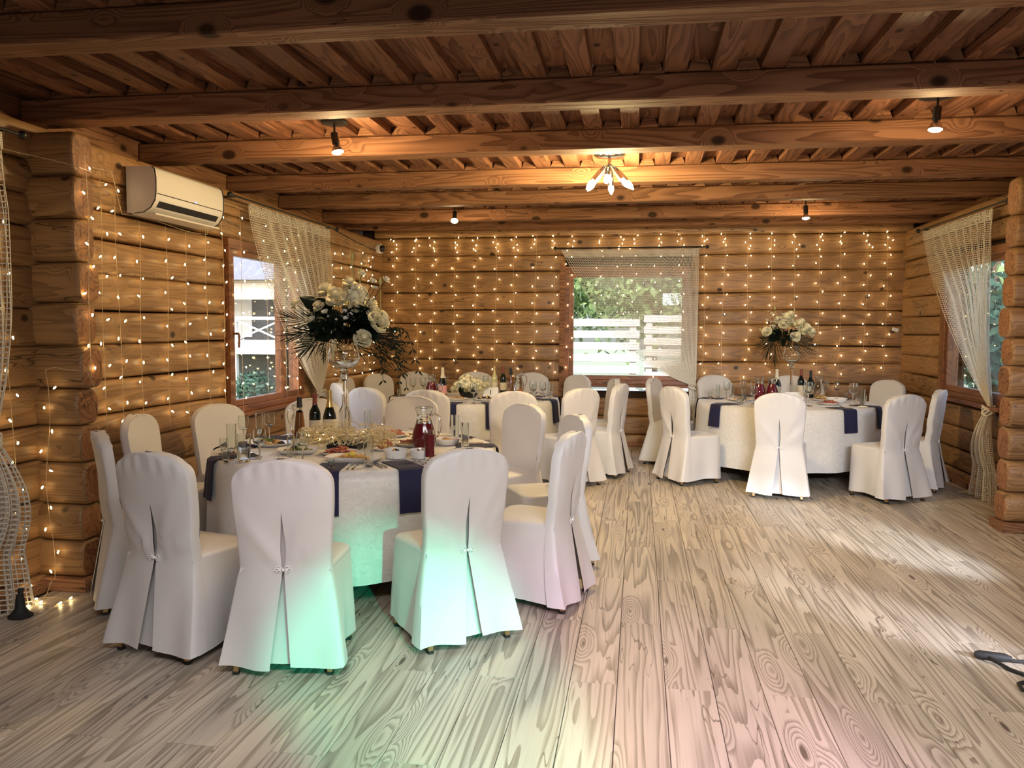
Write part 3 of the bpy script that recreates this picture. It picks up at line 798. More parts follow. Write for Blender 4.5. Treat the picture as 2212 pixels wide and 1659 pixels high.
def net_curtain(label, p0, ang, top0, top1, ztop, tie, ztie, tail, nu, nv, hang=None, thr=0.0034, power=1.7, rodz=None, right_hang=0.0, depth=0.05, folds=9, seed=1, group='net curtains', rod=None):
    """local X runs along the rod, -Y into the room. top0 = swept edge, top1 = straight edge (x positions); tie = x of the knot"""
    root = thing('net_curtain', label, 'curtain', (p0[0], p0[1], 0), ang, group)
    r = random.Random(seed); ph = r.uniform(0, 6)
    def P(u, v):
        v = max(0, min(1, v))
        p = power+(1.0-power)*0.0
        s = v**p if p > 0 else 0.62*v+0.38*v**5
        xt = top0+(top1-top0)*u
        xb = tie+(u-0.5)*0.07*(1 if top1 > top0 else -1)
        xs = top1+(xb-top1)*max(0, (v-0.55)/0.45)**1.6     # hang of the straight edge
        x0 = top0+(xb-top0)*s
        x = x0+(xs-x0)*u**(0.95-0.38*min(1, v*2.5))
        z = ztop-(ztop-ztie)*v
        z -= 0.10*(1-u)*sin(pi*v)*v*0.6
        gather = 0.35+0.65*u
        y = -depth*(0.5+0.5*sin(2*pi*folds*u**1.15+ph+1.2*v))*gather*(0.35+0.65*min(1, v*4))*(1-0.6*v**6)-0.02
        return (x, y, z)
    mb = MB(); net_mesh(mb, P, nu, nv, thr); mb.build('net_panel', M['net'], root, False)
    hb_ = MB()
    def H(u, v):
        x, y, z = P(u, 0.05*v); return (x, y-0.008-0.006*sin(u*pi*70), z+0.012)
    net_mesh(hb_, H, int(nu*0.9), 6, thr*1.25); hb_.build('header_band', M['net'], root, False)
    # knotted tie-back
    kb = MB()
    for k in range(5):
        a0 = k*1.3
        kb.tube([(tie+0.055*cos(a), -0.045+0.048*sin(a), ztie-0.02+0.02*sin(a*2+a0)+0.012*(k-2)) for a in [2*pi*q/14 for q in range(14)]], 0.010, 6, closed=True)
    kb.build('tie_back', M['net'], root)
    if tail:
        x0, x1, zb, bulge = tail
        def T(u, v):
            s = v**0.8; w0 = 0.085
            xa = tie+(u-0.5)*w0; xb = x0+(x1-x0)*u
            x = xa+(xb-xa)*s
            y = -0.045-(0.05+bulge*sin(pi*min(1, v*1.6)))*sin(2*pi*(3.0*u)+ph)*(0.3+0.7*s)-bulge*1.2*sin(pi*min(1, v*1.5))
            return (x, y, ztie-0.03-(ztie-0.03-zb)*v)
        tb = MB(); net_mesh(tb, T, max(22, nu//2), int(nv*0.8*(ztie-zb)/(ztop-ztie))+8, thr*1.1); tb.build('hanging_tail', M['net'], root, False)
    if rod:
        x0, x1, lab = rod
        rr = thing('curtain_rod', lab, 'curtain rod', (p0[0], p0[1], 0), ang, 'curtain rods')
        MB().tube([(x0, -0.055, ztop+0.034), (x1, -0.055, ztop+0.034)], 0.009, 8).build('rod', M['black'], rr)
        for x in (x0, x1): MB().ball((x, -0.055, ztop+0.034), 0.024, 10, 8).build('finial', M['black'], rr)
        for x in (x0+0.12*(1 if x1 > x0 else -1), x1-0.12*(1 if x1 > x0 else -1)):
            MB().tube([(x, 0.085, ztop+0.034), (x, -0.055, ztop+0.034)], 0.008, 6).build('bracket', M['black'], rr)
# left wall window: straight edge far end
net_curtain('flax net curtain swept across the left wall window, knotted behind the bottles', (XL+0.065, 0), pi/2, 6.80, 8.66, 2.60, 8.36, 0.86, None, 94, 88, seed=3, power=1.55, thr=0.0026,
            rod=(6.42, 8.85, 'black curtain rod starting beside the air conditioner'))
# back wall window: straight edge at the right
net_curtain('flax net curtain swept across the back wall window', (0, YB-0.07), 0.0, -1.0, 0.74, 2.545, 0.70, 0.83, (0.62, 0.80, 0.02, 0.015), 88, 82, seed=5, power=-1.0, thr=0.0028, depth=0.06,
            rod=(-1.08, 0.84, 'black curtain rod above the back wall window'))
# right wall window: local X = -Y world
net_curtain('flax net curtain over the right wall window, tied above its long tail', (XR-0.04, 0), -pi/2, -9.95, -8.08, 2.63, -7.98, 0.84, (-8.22, -7.76, 0.015, 0.03), 94, 88, seed=8, power=1.35, thr=0.0026,
            rod=(-10.05, -7.72, 'black curtain rod with ball ends on the right wall'))
# near end of the left wall, cut by the picture edge
net_curtain('flax net curtain tied up beside the corner lights, bulky knot low on the wall', (XL+0.055, 0), pi/2, 2.3, 3.98, 2.555, 3.82, 0.97, (3.66, 4.06, 0.0, 0.055), 52, 54, seed=12, power=1.6, thr=0.0036, depth=0.07,
            rod=(2.1, 4.12, 'black curtain rod with a ball end near the corner lights'))

# ------------------------------------------------------------------ glassware, bottles, cutlery: one builder per kind, copies placed by hand
TZ = CZ+0.0008
def glass_goblet(lab, k=1.0):
    t = thing('wine_glass', lab, 'glass', group='stemmed wine glasses'); s = k
    MB().lathe([(0.012*s, 0.094*s), (0.028*s, 0.101*s), (0.037*s, 0.120*s), (0.0385*s, 0.142*s), (0.036*s, 0.170*s), (0.033*s, 0.190*s), (0.0322*s, 0.1905*s), (0.035*s, 0.170*s), (0.0375*s, 0.142*s), (0.036*s, 0.121*s), (0.027*s, 0.103*s), (0.004*s, 0.098*s)], 20).build('bowl', M['glass'], t)
    MB().lathe([(0.012*s, 0.094*s), (0.006*s, 0.086*s), (0.0045*s, 0.06*s), (0.0045*s, 0.02*s), (0.009*s, 0.008*s)], 12).build('stem', M['glass'], t)
    MB().lathe([(0.008*s, 0.008*s), (0.030*s, 0.004*s), (0.034*s, 0.001), (0.033*s, 0.0), (0.002, 0.0)], 20, cap1=True).build('foot', M['glass'], t)
    return t
def tumbler(name, lab, group, r0, r1, h, base, drink=None, dh=0.8):
    t = thing(name, lab, 'glass', group=group)
    MB().lathe([(0.002, 0.0), (r0*0.97, 0.0), (r0, 0.003), (r0+(r1-r0)*0.5, h*0.5), (r1, h), (r1-0.0016, h), (r0+(r1-r0)*0.5-0.0016, h*0.5), (r0-0.0018, base+0.004), (0.002, base)], 20).build('tumbler_wall', M['glass'], t)
    if drink: MB().lathe([(0.002, base), (r0+0.0006, base+0.002), (r0+(r1-r0)*0.5+0.0006, h*0.5), (r0+(r1-r0)*dh+0.0006, h*dh), (0.002, h*dh)], 20).build('drink', M[drink], t)
    return t
def highball(lab, k=1.0, drink=None): return tumbler('highball_glass', lab, 'highball glasses', 0.026*k, 0.029*k, 0.172*k, 0.018, drink, 0.86)
def lowball(lab, k=1.0, drink=None): return tumbler('tumbler_glass', lab, 'water tumblers', 0.029*k, 0.035*k, 0.125*k, 0.012, drink)
def shot(lab, k=1.0, drink=None): return tumbler('shot_glass', lab, 'shot glasses', 0.017*k, 0.023*k, 0.078*k, 0.016, drink)
def bottle(lab, kind, body, cap, label=None, h=0.32, r=0.037, fill=None, top='capsule'):
    t = thing('bottle', lab, 'bottle', group='bottles on the tables')
    if kind == 'champagne': pr = [(r*0.95, 0.0), (r*1.12, 0.006), (r*1.12, h*0.42), (r*0.98, h*0.52), (r*0.62, h*0.66), (r*0.42, h*0.78), (r*0.36, h*0.93), (r*0.40, h*0.95), (r*0.36, h)]; cz = 0.66
    elif kind == 'cone': pr = [(r*0.95, 0.0), (r, 0.005), (r*0.9, h*0.25), (r*0.62, h*0.62), (r*0.45, h*0.76), (r*0.40, h)]; cz = 0.74
    else: pr = [(r*0.95, 0.0), (r, 0.005), (r, h*0.56), (r*0.88, h*0.63), (r*0.5, h*0.72), (r*0.38, h*0.78), (r*0.36, h*0.96), (r*0.40, h*0.965), (r*0.36, h)]; cz = 0.77
    MB().lathe([(0.002, 0.0)]+pr+[(0.002, h)], 20).build('bottle_body', M[body], t)
    if fill: MB().lathe([(0.002, 0.006)]+[(a+0.0006, z) for a, z in pr if z < h*0.7]+[(0.002, h*0.68)], 18).build('contents', M[fill], t)
    def rad(z):
        for (a, za), (b_, zb) in zip(pr, pr[1:]):
            if za <= z <= zb: return a+(b_-a)*(z-za)/max(1e-6, zb-za)
        return pr[-1][0]
    zz = [h*cz+(h*1.004-h*cz)*i/6 for i in range(7)]
    MB().lathe([(rad(min(z, h))+0.0012, z) for z in zz]+[(0.002, h*1.006)], 18).build('capsule', M[cap], t)
    if label:
        z0, z1 = h*0.14, h*0.42
        MB().lathe([(rad(z0)+0.0008, z0), (rad((z0+z1)/2)+0.0008, (z0+z1)/2), (rad(z1)+0.0008, z1)], 20).build('paper_label', M[label], t)
    return t
def jug(lab, h=0.27, fill=None, level=0.62):
    t = thing('glass_jug', lab, 'jug', group='glass jugs')
    k = h/0.27
    pr = [(0.045, 0.0), (0.050, 0.004), (0.066, 0.05), (0.072, 0.085), (0.066, 0.125), (0.050, 0.175), (0.042, 0.205), (0.042, 0.225), (0.050, 0.258), (0.053, 0.270)]
    pr = [(a*k, z*k) for a, z in pr]
    MB().lathe([(0.002, 0.0)]+pr+[(pr[-1][0]-0.003, h), (pr[-3][0]-0.003, pr[-3][1])], 28).build('jug_body', M['glass'], t)
    if fill:
        zs = level*h; inn = [(a+0.0006, z) for a, z in pr if z < zs]
        a0, z0 = inn[-1]; nx = [p for p in pr if p[1] >= zs][0]; f = (zs-z0)/max(1e-5, nx[1]-z0); inn.append((a0+(nx[0]+0.0006-a0)*min(1, f), zs))
        MB().lathe([(0.002, 0.004)]+inn+[(0.002, zs)], 28).build('drink', M[fill], t)
    MB().tube([(0.044*k, 0, 0.225*k), (0.072*k, 0, 0.236*k), (0.098*k, 0, 0.215*k), (0.104*k, 0, 0.175*k), (0.098*k, 0, 0.13*k), (0.080*k, 0, 0.098*k), (0.068*k, 0, 0.095*k)], 0.0068*k, 8).build('jug_handle', M['glass'], t)
    MB().lathe([(0.053*k, 0.268*k), (0.055*k, 0.271*k), (0.053*k, 0.274*k), (0.051*k, 0.271*k), (0.053*k, 0.268*k)], 28).build('rim', M['glass'], t)
    return t

MADE = {}
def put(builder, lab, x, y, rz=0.0, **kw):
    """first of a kind is built, the rest are copies with their own label"""
    key = (builder.__name__,)+tuple(sorted(kw.items()))
    if key not in MADE:
        o = builder(lab, **kw); MADE[key] = o
        o.location = (x, y, TZ); o.rotation_euler = (0, 0, rz)
    else: o = dup(MADE[key], (x, y, TZ), rz, lab)
    return o
# --- near table, positions worked out on the table top
N = 'on the raffia nest table'
put(shot, 'shot glass left of the tallest highball '+N, -2.60, 4.86)
put(highball, 'tallest highball glass at the left of the glass cluster '+N, -2.50, 4.78, k=1.05)
put(glass_goblet, 'wine glass behind the highball in the left glass cluster '+N, -2.62, 5.18, k=0.98)
put(lowball, 'water tumbler fronting the left glass cluster '+N, -2.27, 4.48, k=1.28)
put(shot, 'front shot glass of the left glass cluster '+N, -2.345, 4.415, k=1.05)
put(glass_goblet, 'wine glass right of the front water tumbler '+N, -2.16, 4.46, k=1.03)
put(highball, 'highball glass behind the tall wine glass near the window '+N, -2.72, 5.62, k=0.92)
put(glass_goblet, 'tall wine glass seen against the logs behind the square salad dish', -2.53, 5.38, k=1.0)
put(glass_goblet, 'wine glass in front of the amber bottle '+N, -1.89, 4.44, k=0.98)
put(highball, 'small highball glass by the meat plate '+N, -2.03, 4.60, k=0.80)
put(shot, 'tiny shot glass behind the pinkish chair top '+N, -2.03, 4.40, k=0.62)
put(shot, 'short crystal shot glass on the navy napkin behind the pinkish chair', -1.665, 4.30, k=0.80)
put(jug, 'empty clear glass jug half hidden by the amber bottle '+N, -2.47, 5.72, pi, h=0.21)
put(bottle, 'black capped bottle of amber liqueur in front of the clear jug', -2.385, 5.56, kind='cone', body='glass', cap='black', fill='amber', h=0.285, r=0.040)
put(bottle, 'dark wine bottle with brick red capsule beside the gold foiled one', -2.245, 5.50, kind='wine', body='winebottle', cap='foilred', label='creamlabel', h=0.315, r=0.040)
put(bottle, 'gold foiled champagne bottle nearest the raffia nest', -2.125, 5.47, kind='champagne', body='winebottle', cap='foilgold', label='creamlabel', h=0.345, r=0.042)
put(bottle, 'clear bottle with brown capsule standing against the tall vase stem', -2.05, 5.56, kind='wine', body='glass', cap='brown', h=0.315, r=0.040)
put(jug, 'glass jug of dark red juice '+N, -1.32, 4.99, -0.1, h=0.285, fill='juice', level=0.66)
put(highball, 'highball glass of red juice in front of the juice jug', -1.215, 4.72, k=1.04, drink='juice')
put(highball, 'empty highball glass farther right of the juice jug', -1.25, 5.56, k=1.04)
put(highball, 'empty highball glass beside the juice jug table right navy napkin', -1.10, 5.19, k=1.0)
put(highball, 'empty highball glass in front of the salad bowls, beside the forks', -1.49, 4.415, k=1.02)
put(highball, 'empty highball glass behind the raffia nest at the far rim', -2.00, 5.93, k=0.98)
# --- table with card 1
N = 'on the low flowers table'
for kk, lab, x, y in ((1.0, 'wine glass nearest the far left rim', -2.60, 9.33), (1.0, 'wine glass behind the far left one', -2.52, 9.48), (0.9, 'wine glass right of the far left pair', -2.44, 9.36), (0.9, 'wine glass in front of the first juice jug', -2.14, 8.76), (1.0, 'wine glass against the back chairs left of the champagne', -2.34, 9.88),
                      (1.08, 'heavy footed wine glass in front of the white flowers', -1.68, 8.36), (0.85, 'small wine glass in front of the red capped bottle', -1.46, 9.30), (1.1, 'tall wine glass in front of the right navy napkin', -1.12, 8.82), (1.02, 'tall wine glass second from the right navy napkin', -1.03, 8.98), (1.0, 'wine glass behind the white flowers on the right', -1.86, 10.02), (0.95, 'wine glass behind the white flowers on the left', -2.02, 9.94)):
    put(glass_goblet, lab+' '+N, x, y, k=kk)
for kk, lab, x, y in ((0.95, 'highball glass beside the back left wine glass', -2.46, 9.80), (0.95, 'highball glass at the right rim', -0.98, 9.32), (0.95, 'highball glass behind the flowers beside a wine glass', -1.75, 10.04), (0.9, 'highball glass behind the right tall wine glasses', -1.16, 9.22)): put(highball, lab+' '+N, x, y, k=kk)
put(shot, 'shot glass on the left rim '+N, -2.70, 9.10); put(shot, 'shot glass on the right rim '+N, -0.97, 9.12)
put(jug, 'jug of dark juice left of the champagne '+N, -2.29, 9.00, pi, h=0.25, fill='juice', level=0.7)
put(jug, 'clear glass jug right of the dark capped bottle '+N, -1.42, 9.82, 0.0, h=0.25)
put(bottle, 'champagne bottle with pale foil and pink label left of the white flowers', -2.15, 8.94, kind='champagne', body='winebottle', cap='creamlabel', label='pinklabel', h=0.34, r=0.042)
put(bottle, 'pale wine bottle with gold capsule behind the number card', -1.70, 9.72, kind='wine', body='paleyellow', cap='foilgold', label='creamlabel', h=0.32, r=0.038)
put(bottle, 'dark wine bottle with red capsule, second of three behind the number card', -1.585, 9.66, kind='wine', body='winebottle', cap='foilred', label='creamlabel', h=0.325, r=0.038)
put(bottle, 'black capped amber bottle, third of three behind the number card', -1.50, 9.72, kind='cone', body='amber', cap='black', h=0.30, r=0.038)
# --- table with card 3
N = 'on the small bouquet table'
for kk, lab, x, y in ((0.98, 'wine glass beside the left highball', 0.99, 9.54), (1.03, 'wine glass behind the left rolls plate', 1.20, 9.72), (1.0, 'wine glass left of the dark jugs', 1.20, 8.86), (1.28, 'large cut wine glass in front of the card', 1.72, 8.74), (1.0, 'wine glass right of the black capped bottle', 2.12, 9.86), (1.22, 'large wine glass by the right navy napkin', 2.20, 8.92), (0.98, 'wine glass behind the right salad', 2.24, 9.80)): put(glass_goblet, lab+' '+N, x, y, k=kk)
for kk, lab, x, y in ((0.88, 'leftmost highball glass', 0.90, 9.60), (0.95, 'highball glass behind the left wine glasses', 1.08, 9.80), (0.92, 'highball glass in front of the left wine glass', 1.11, 8.92), (0.9, 'highball glass at the right rim', 2.39, 9.50), (1.0, 'highball glass beside the large right wine glass', 2.27, 8.84)): put(highball, lab+' '+N, x, y, k=kk)
for kk, lab, x, y in ((1.0, 'shot glass at the left rim', 0.80, 9.42), (1.0, 'shot glass left of the front chair top', 1.04, 8.78), (1.05, 'shot glass behind the right plates', 2.30, 9.62), (0.95, 'shot glass at the right rim', 2.41, 9.28)): put(shot, lab+' '+N, x, y, k=kk)
put(jug, 'left jug of dark juice '+N, 1.33, 9.40, pi, h=0.245, fill='juice', level=0.72)
put(jug, 'right jug of dark juice behind the front chair top '+N, 1.47, 9.44, 0.0, h=0.245, fill='juice', level=0.72)
put(jug, 'clear jug right of the black capped bottle '+N, 2.02, 9.68, 0.0, h=0.26)
put(bottle, 'white foiled champagne bottle beside the dark jugs', 1.55, 9.62, kind='champagne', body='winebottle', cap='creamlabel', label='creamlabel', h=0.33, r=0.042)
put(bottle, 'dark wine bottle with red capsule right of the small bouquet stem', 1.86, 9.88, kind='wine', body='winebottle', cap='foilred', label='creamlabel', h=0.325, r=0.038)
put(bottle, 'dark bottle with black capsule right of the small bouquet stem', 1.95, 9.80, kind='wine', body='winebottle', cap='black', label='creamlabel', h=0.31, r=0.038)

# --- napkins, forks and knives at every seat
def napkin_mesh(seed, R):
    r = random.Random(seed); w = 0.078; p = r.uniform(0, 6); top, drop = 0.25, 0.23+r.uniform(-0.02, 0.03)
    prof = [(-top, 0.0025), (-top*0.5, 0.003), (-0.03, 0.003), (-0.006, 0.003), (0.012, 0.0005), (0.024, -0.008), (0.032, -0.07), (0.038, -0.14), (0.046, -drop)]
    m = MB()
    def P(u, v, off):
        t = v*(len(prof)-1); i = min(int(t), len(prof)-2); f = t-i
        y = prof[i][0]*(1-f)+prof[i+1][0]*f; z = prof[i][1]*(1-f)+prof[i+1][1]*f
        s = (u-0.5)*2; fl = max(0, -z)/drop
        x = s*w*(1+0.05*fl)+0.006*fl*sin(p)
        sag = R-sqrt(max(0, R*R-x*x))
        return (x, y-sag*(0.3 if z > 0.001 else 1)+0.004*fl*sin(s*5+p)+off[0]*(1 if z < 0 else 0), z+off[1]*(1 if z >= 0 else 0))
    m.grid(lambda u, v: P(u, v, (0.006, 0.003)), 8, 24)
    m.grid(lambda u, v: P(1-u, v, (0.0015, 0.0)), 8, 24)
    return m.mesh('napkin')
def fork_obj(lab):
    t = thing('fork', lab, 'fork', group='forks')
    m = MB(); m.grid(lambda u, v: ((u-0.5)*(0.007+0.006*(1-v)**2), v*0.125, 0.0025+0.004*sin(v*pi)), 2, 6); m.grid(lambda u, v: ((0.5-u)*(0.007+0.006*(1-v)**2), v*0.125, 0.0005+0.004*sin(v*pi)), 2, 6)
    m.build('fork_handle', M['steel'], t)
    for k in range(4):
        x = (k-1.5)*0.006
        MB().tube([((k-1.5)*0.003, 0.122, 0.003), (x, 0.138, 0.003), (x, 0.16, 0.004), (x, 0.19, 0.010)], [0.0022, 0.0022, 0.0017, 0.0012], 5).build('tine', M['steel'], t)
    return t
def knife_obj(lab):
    t = thing('knife', lab, 'knife', group='knives')
    MB().tube([(0, 0, 0.004), (0, 0.03, 0.005), (0, 0.09, 0.005), (0, 0.10, 0.004)], [0.006, 0.0065, 0.005, 0.004], 8).build('knife_handle', M['steel'], t)
    MB().add([(-0.004, 0.098, 0.002), (0.010, 0.102, 0.002), (0.010, 0.17, 0.002), (0.002, 0.205, 0.002), (-0.004, 0.20, 0.002)]+[(-0.004, 0.098, 0.004), (0.008, 0.102, 0.0036), (0.008, 0.17, 0.0036), (0.002, 0.203, 0.0036), (-0.004, 0.20, 0.004)],
             [(4, 3, 2, 1, 0), (5, 6, 7, 8, 9), (0, 1, 6, 5), (1, 2, 7, 6), (2, 3, 8, 7), (3, 4, 9, 8), (4, 0, 5, 9)]).build('blade', M['steel'], t, False)
    return t
SEATN = {1: ['at the back turned chair with the mint seat edge', 'at the pinkish backed chair', 'at the mint flooded chair', 'at the edge on chair by the open floor', 'at the beige chair behind the edge on one', 'at the beige chair right of the juice jug', 'at the chair behind the juice jug', 'at the chair behind the dark bottles', 'at the chair below the curtained window', 'at the chair facing us by the log stub', 'at the edge on chair hugging the log stub'],
         2: ['at the narrow chair by the gathered curtain', 'at the plain chair right of the vase stem', 'at the bluish chair behind the vase', 'at the chair by the curtain foot', 'at the back wall chair under the hanging leaves', 'at the back wall chair behind the low flowers', 'at the back wall chair right of the three bottles', 'at the chair under the back window corner', 'at the chair peeking behind the juice jug', 'at the cream lit wrinkled chair', 'at the bluish white chair by the gangway', 'at the gangway chair with inner back showing', 'at the edge on gangway chair'],
         3: ['at the crumpled top chair by the gangway', 'at the chair tip by the gathered curtain', 'at the back wall chair right of the curtain', 'at the chair behind the red capped bottle', 'at the front central chair of the small bouquet table', 'at the far corner chair', 'at the slit backed chair by the right wall', 'at the edge on chair by the right wall curtain']}
FK = KN = None
for t in (1, 2, 3):
    cx, cy, R = TABLES[t]
    nm = [napkin_mesh(t*10+k, R) for k in range(3)]
    for i, (x, y) in enumerate(TOPS[t]):
        a = atan2(y-cy, x-cx)
        ux, uy = cos(a), sin(a); rz = a-pi/2
        re = R-0.004
        o = place(nm[i % 3], 'napkin', M['navy'], None, True, (cx+ux*re, cy+uy*re, CZ+0.0004), rz, ang=180)
        tag(o, 'navy napkin over the table edge '+SEATN[t][i], 'napkin', 'navy napkins')
        tx, ty = -uy, ux
        for side, q, lst in ((1, 0.135, 'outer'), (1, 0.106, 'inner'), (-1, 0.115, 'inner'), (-1, 0.140, 'outer')):
            if t != 1 and lst == 'outer': continue
            px, py = cx+ux*(re-0.055)+tx*side*q, cy+uy*(re-0.055)+ty*side*q
            rr = a+pi/2+RNG.uniform(-0.02, 0.02)
            if side > 0:
                lab = (lst+' steel fork ' if t == 1 else 'steel fork ')+SEATN[t][i]
                if FK is None: FK = fork_obj(lab); FK.location = (px, py, TZ); FK.rotation_euler = (0, 0, rr)
                else: dup(FK, (px, py, TZ), rr, lab)
            else:
                lab = (lst+' steel knife ' if t == 1 else 'steel knife ')+SEATN[t][i]
                if KN is None: KN = knife_obj(lab); KN.location = (px, py, TZ); KN.rotation_euler = (0, 0, rr)
                else: dup(KN, (px, py, TZ), rr, lab)

# --- dishes of food
def blobs(r, n, rx, ry, size, z0=0.012, hh=0.03, kind='ball'):
    m = MB()
    for _ in range(n):
        a = r.uniform(0, 2*pi); q = sqrt(r.random()); x, y = rx*q*cos(a), ry*q*sin(a); z = z0+hh*(1-q)*r.uniform(0.6, 1.1)
        s = size*r.uniform(0.7, 1.25)
        if kind == 'ball': m.ball((x, y, z), s, 7, 5, (1, r.uniform(0.7, 1.1), r.uniform(0.6, 0.9)))
        elif kind == 'slice':
            an = r.uniform(0, 2*pi); tl = r.uniform(-0.5, 0.5); k = len(m.v); c_, s_ = cos(an), sin(an)
            pts = []
            for dz in (0, 0.004):
                for i in range(7):
                    b_ = 2*pi*i/7; px, py = s*1.5*cos(b_), s*sin(b_); pts.append((x+px*c_-py*s_, y+px*s_+py*c_, z+dz+tl*px*0.6+0.004*sin(3*b_)))
            m.add(pts, [tuple(range(7))[::-1], tuple(range(7, 14))]+[(i, (i+1) % 7, 7+(i+1) % 7, 7+i) for i in range(7)])
        else:
            m.grid(lambda u, v: (x+s*2*(u-0.5)*cos(a+1)+0.3*s*sin(v*5), y+s*2*(u-0.5)*sin(a+1)+s*(v-0.5), z+s*0.5*sin(u*7+x*99)*cos(v*4)), 3, 3)
    return m
def dish(lab, x, y, shape, rx, ry, rz, foods, h=0.022, rimc='porcelain'):
    t = thing('serving_dish', lab, 'dish', (x, y, TZ+0.0016), rz, 'serving dishes')
    n = 28; rows = []
    for kx, z in ((0.05, 0.004), (0.70, 0.004), (0.80, 0.007), (1.0, h), (1.0, h+0.003), (0.97, h+0.003), (0.78, 0.012), (0.65, 0.0095), (0.05, 0.0095)):
        ring = []
        for i in range(n):
            a = 2*pi*i/n; ca, sa = cos(a), sin(a); e = 0.35 if shape == 'rect' else 1.0
            ring.append((rx*kx*abs(ca)**e*(1 if ca >= 0 else -1), ry*kx*abs(sa)**e*(1 if sa >= 0 else -1), z-0.004))
        rows.append(ring)
    vs = [p for q in rows for p in q]; fs = []
    for j in range(len(rows)-1):
        for i in range(n): fs.append((j*n+i, j*n+(i+1) % n, (j+1)*n+(i+1) % n, (j+1)*n+i))
    MB().add(vs, fs+[tuple(range(n))[::-1], tuple(range((len(rows)-1)*n, len(rows)*n))]).build('plate', M[rimc], t, ang=50)
    r = random.Random(int(x*100)+int(y*37))
    for nm, mat, cnt, size, kind, hh in foods:
        o = blobs(r, cnt, rx*0.68, ry*0.66, size, 0.014, hh, kind).build(nm, M[mat], t, kind != 'slice'); o['kind'] = 'stuff'
    return t
salad = [('salad_leaves', 'green', 26, 0.016, 'leaf', 0.04), ('olives', 'olive', 9, 0.009, 'ball', 0.045), ('tomatoes', 'tomato', 7, 0.011, 'ball', 0.04), ('cheese_cubes', 'cheese', 10, 0.009, 'ball', 0.045)]
meats = [('meat_slices', 'ham', 30, 0.020, 'slice', 0.035), ('olives', 'olive', 6, 0.008, 'ball', 0.045)]
mixed = [('meat_slices', 'ham', 14, 0.018, 'slice', 0.03), ('cheese_slices', 'cheese', 14, 0.018, 'slice', 0.04), ('salad_leaves', 'green', 10, 0.014, 'leaf', 0.03)]
rolls = [('bread_rolls', 'bread', 10, 0.020, 'ball', 0.03), ('salad_leaves', 'green', 8, 0.014, 'leaf', 0.02)]
dish('white square dish of herring salad behind the front tumblers', -2.085, 4.83, 'rect', 0.125, 0.09, 0.25, [('bread_bits', 'bread', 14, 0.012, 'ball', 0.03), ('olives', 'olive', 12, 0.010, 'ball', 0.03)]+salad[:1], 0.03)
dish('white plate of red cured meats beside the raffia nest', -1.81, 4.82, 'round', 0.12, 0.12, 0.0, meats)
dish('white rectangular dish with lemon and fish behind the pinkish chair', -1.635, 4.60, 'rect', 0.17, 0.085, -0.05, [('fish_pieces', 'bread', 16, 0.018, 'slice', 0.03), ('lemon_wedges', 'lemon', 4, 0.020, 'ball', 0.03), ('cheese_slices', 'cheese', 8, 0.016, 'slice', 0.03), ('tomatoes', 'tomato', 3, 0.010, 'ball', 0.03)], 0.03)
dish('dark filled plate behind the square dish near the window', -2.40, 5.11, 'round', 0.14, 0.12, 0.0, [('bread_bits', 'bread', 10, 0.017, 'ball', 0.03), ('olives', 'olive', 18, 0.012, 'ball', 0.03)]+salad[:1])
dish('scalloped white salad bowl beside the napkin, first of two', -1.43, 4.745, 'round', 0.075, 0.075, 0, salad, 0.055)
dish('scalloped white salad bowl beside the napkin, nearer the juice jug', -1.285, 4.765, 'round', 0.066, 0.066, 0, salad, 0.055)
dish('round platter heaped with cheese and meats left of the juice jug', -1.46, 5.27, 'round', 0.135, 0.13, 0, mixed+[('meat_pile', 'ham', 16, 0.020, 'slice', 0.10), ('cheese_pile', 'cheese', 12, 0.018, 'slice', 0.075)], 0.025)
dish('bowl of bread right of the juice jug', -1.26, 5.36, 'round', 0.09, 0.09, 0, rolls, 0.045)
dish('dark plate of snacks behind the bread bowl', -1.74, 5.70, 'round', 0.12, 0.11, 0, meats)
dish('small plate of rolls at the left of the low flowers table', -2.34, 9.50, 'round', 0.12, 0.12, 0, rolls)
dish('plate with stuffed olives in front of the folded number card', -1.62, 8.72, 'round', 0.13, 0.12, 0, [('olives', 'olive', 26, 0.014, 'ball', 0.04), ('cheese_cubes', 'cheese', 12, 0.012, 'ball', 0.05)])
dish('white plate with dip left of the heavy footed wine glass', -1.93, 8.72, 'round', 0.12, 0.11, 0, [('bread_bits', 'bread', 14, 0.014, 'ball', 0.03)])
dish('plate of tomatoes and meats right of the three bottles', -1.34, 9.48, 'round', 0.12, 0.11, 0, [('tomatoes', 'tomato', 16, 0.016, 'ball', 0.05), ('salad_leaves', 'green', 10, 0.016, 'leaf', 0.05)])
dish('plate of golden rolls at the left of the small bouquet table', 1.11, 9.25, 'round', 0.14, 0.13, 0, rolls)
dish('plate of red meats right of the large cut wine glass', 1.97, 8.95, 'round', 0.12, 0.12, 0, meats)
dish('bowl of mixed salad right of the red meat plate', 2.10, 9.20, 'round', 0.11, 0.11, 0, salad, 0.05)
dish('plate of greens behind the mixed salad bowl', 2.02, 9.42, 'round', 0.13, 0.12, 0, salad[:1]+mixed)
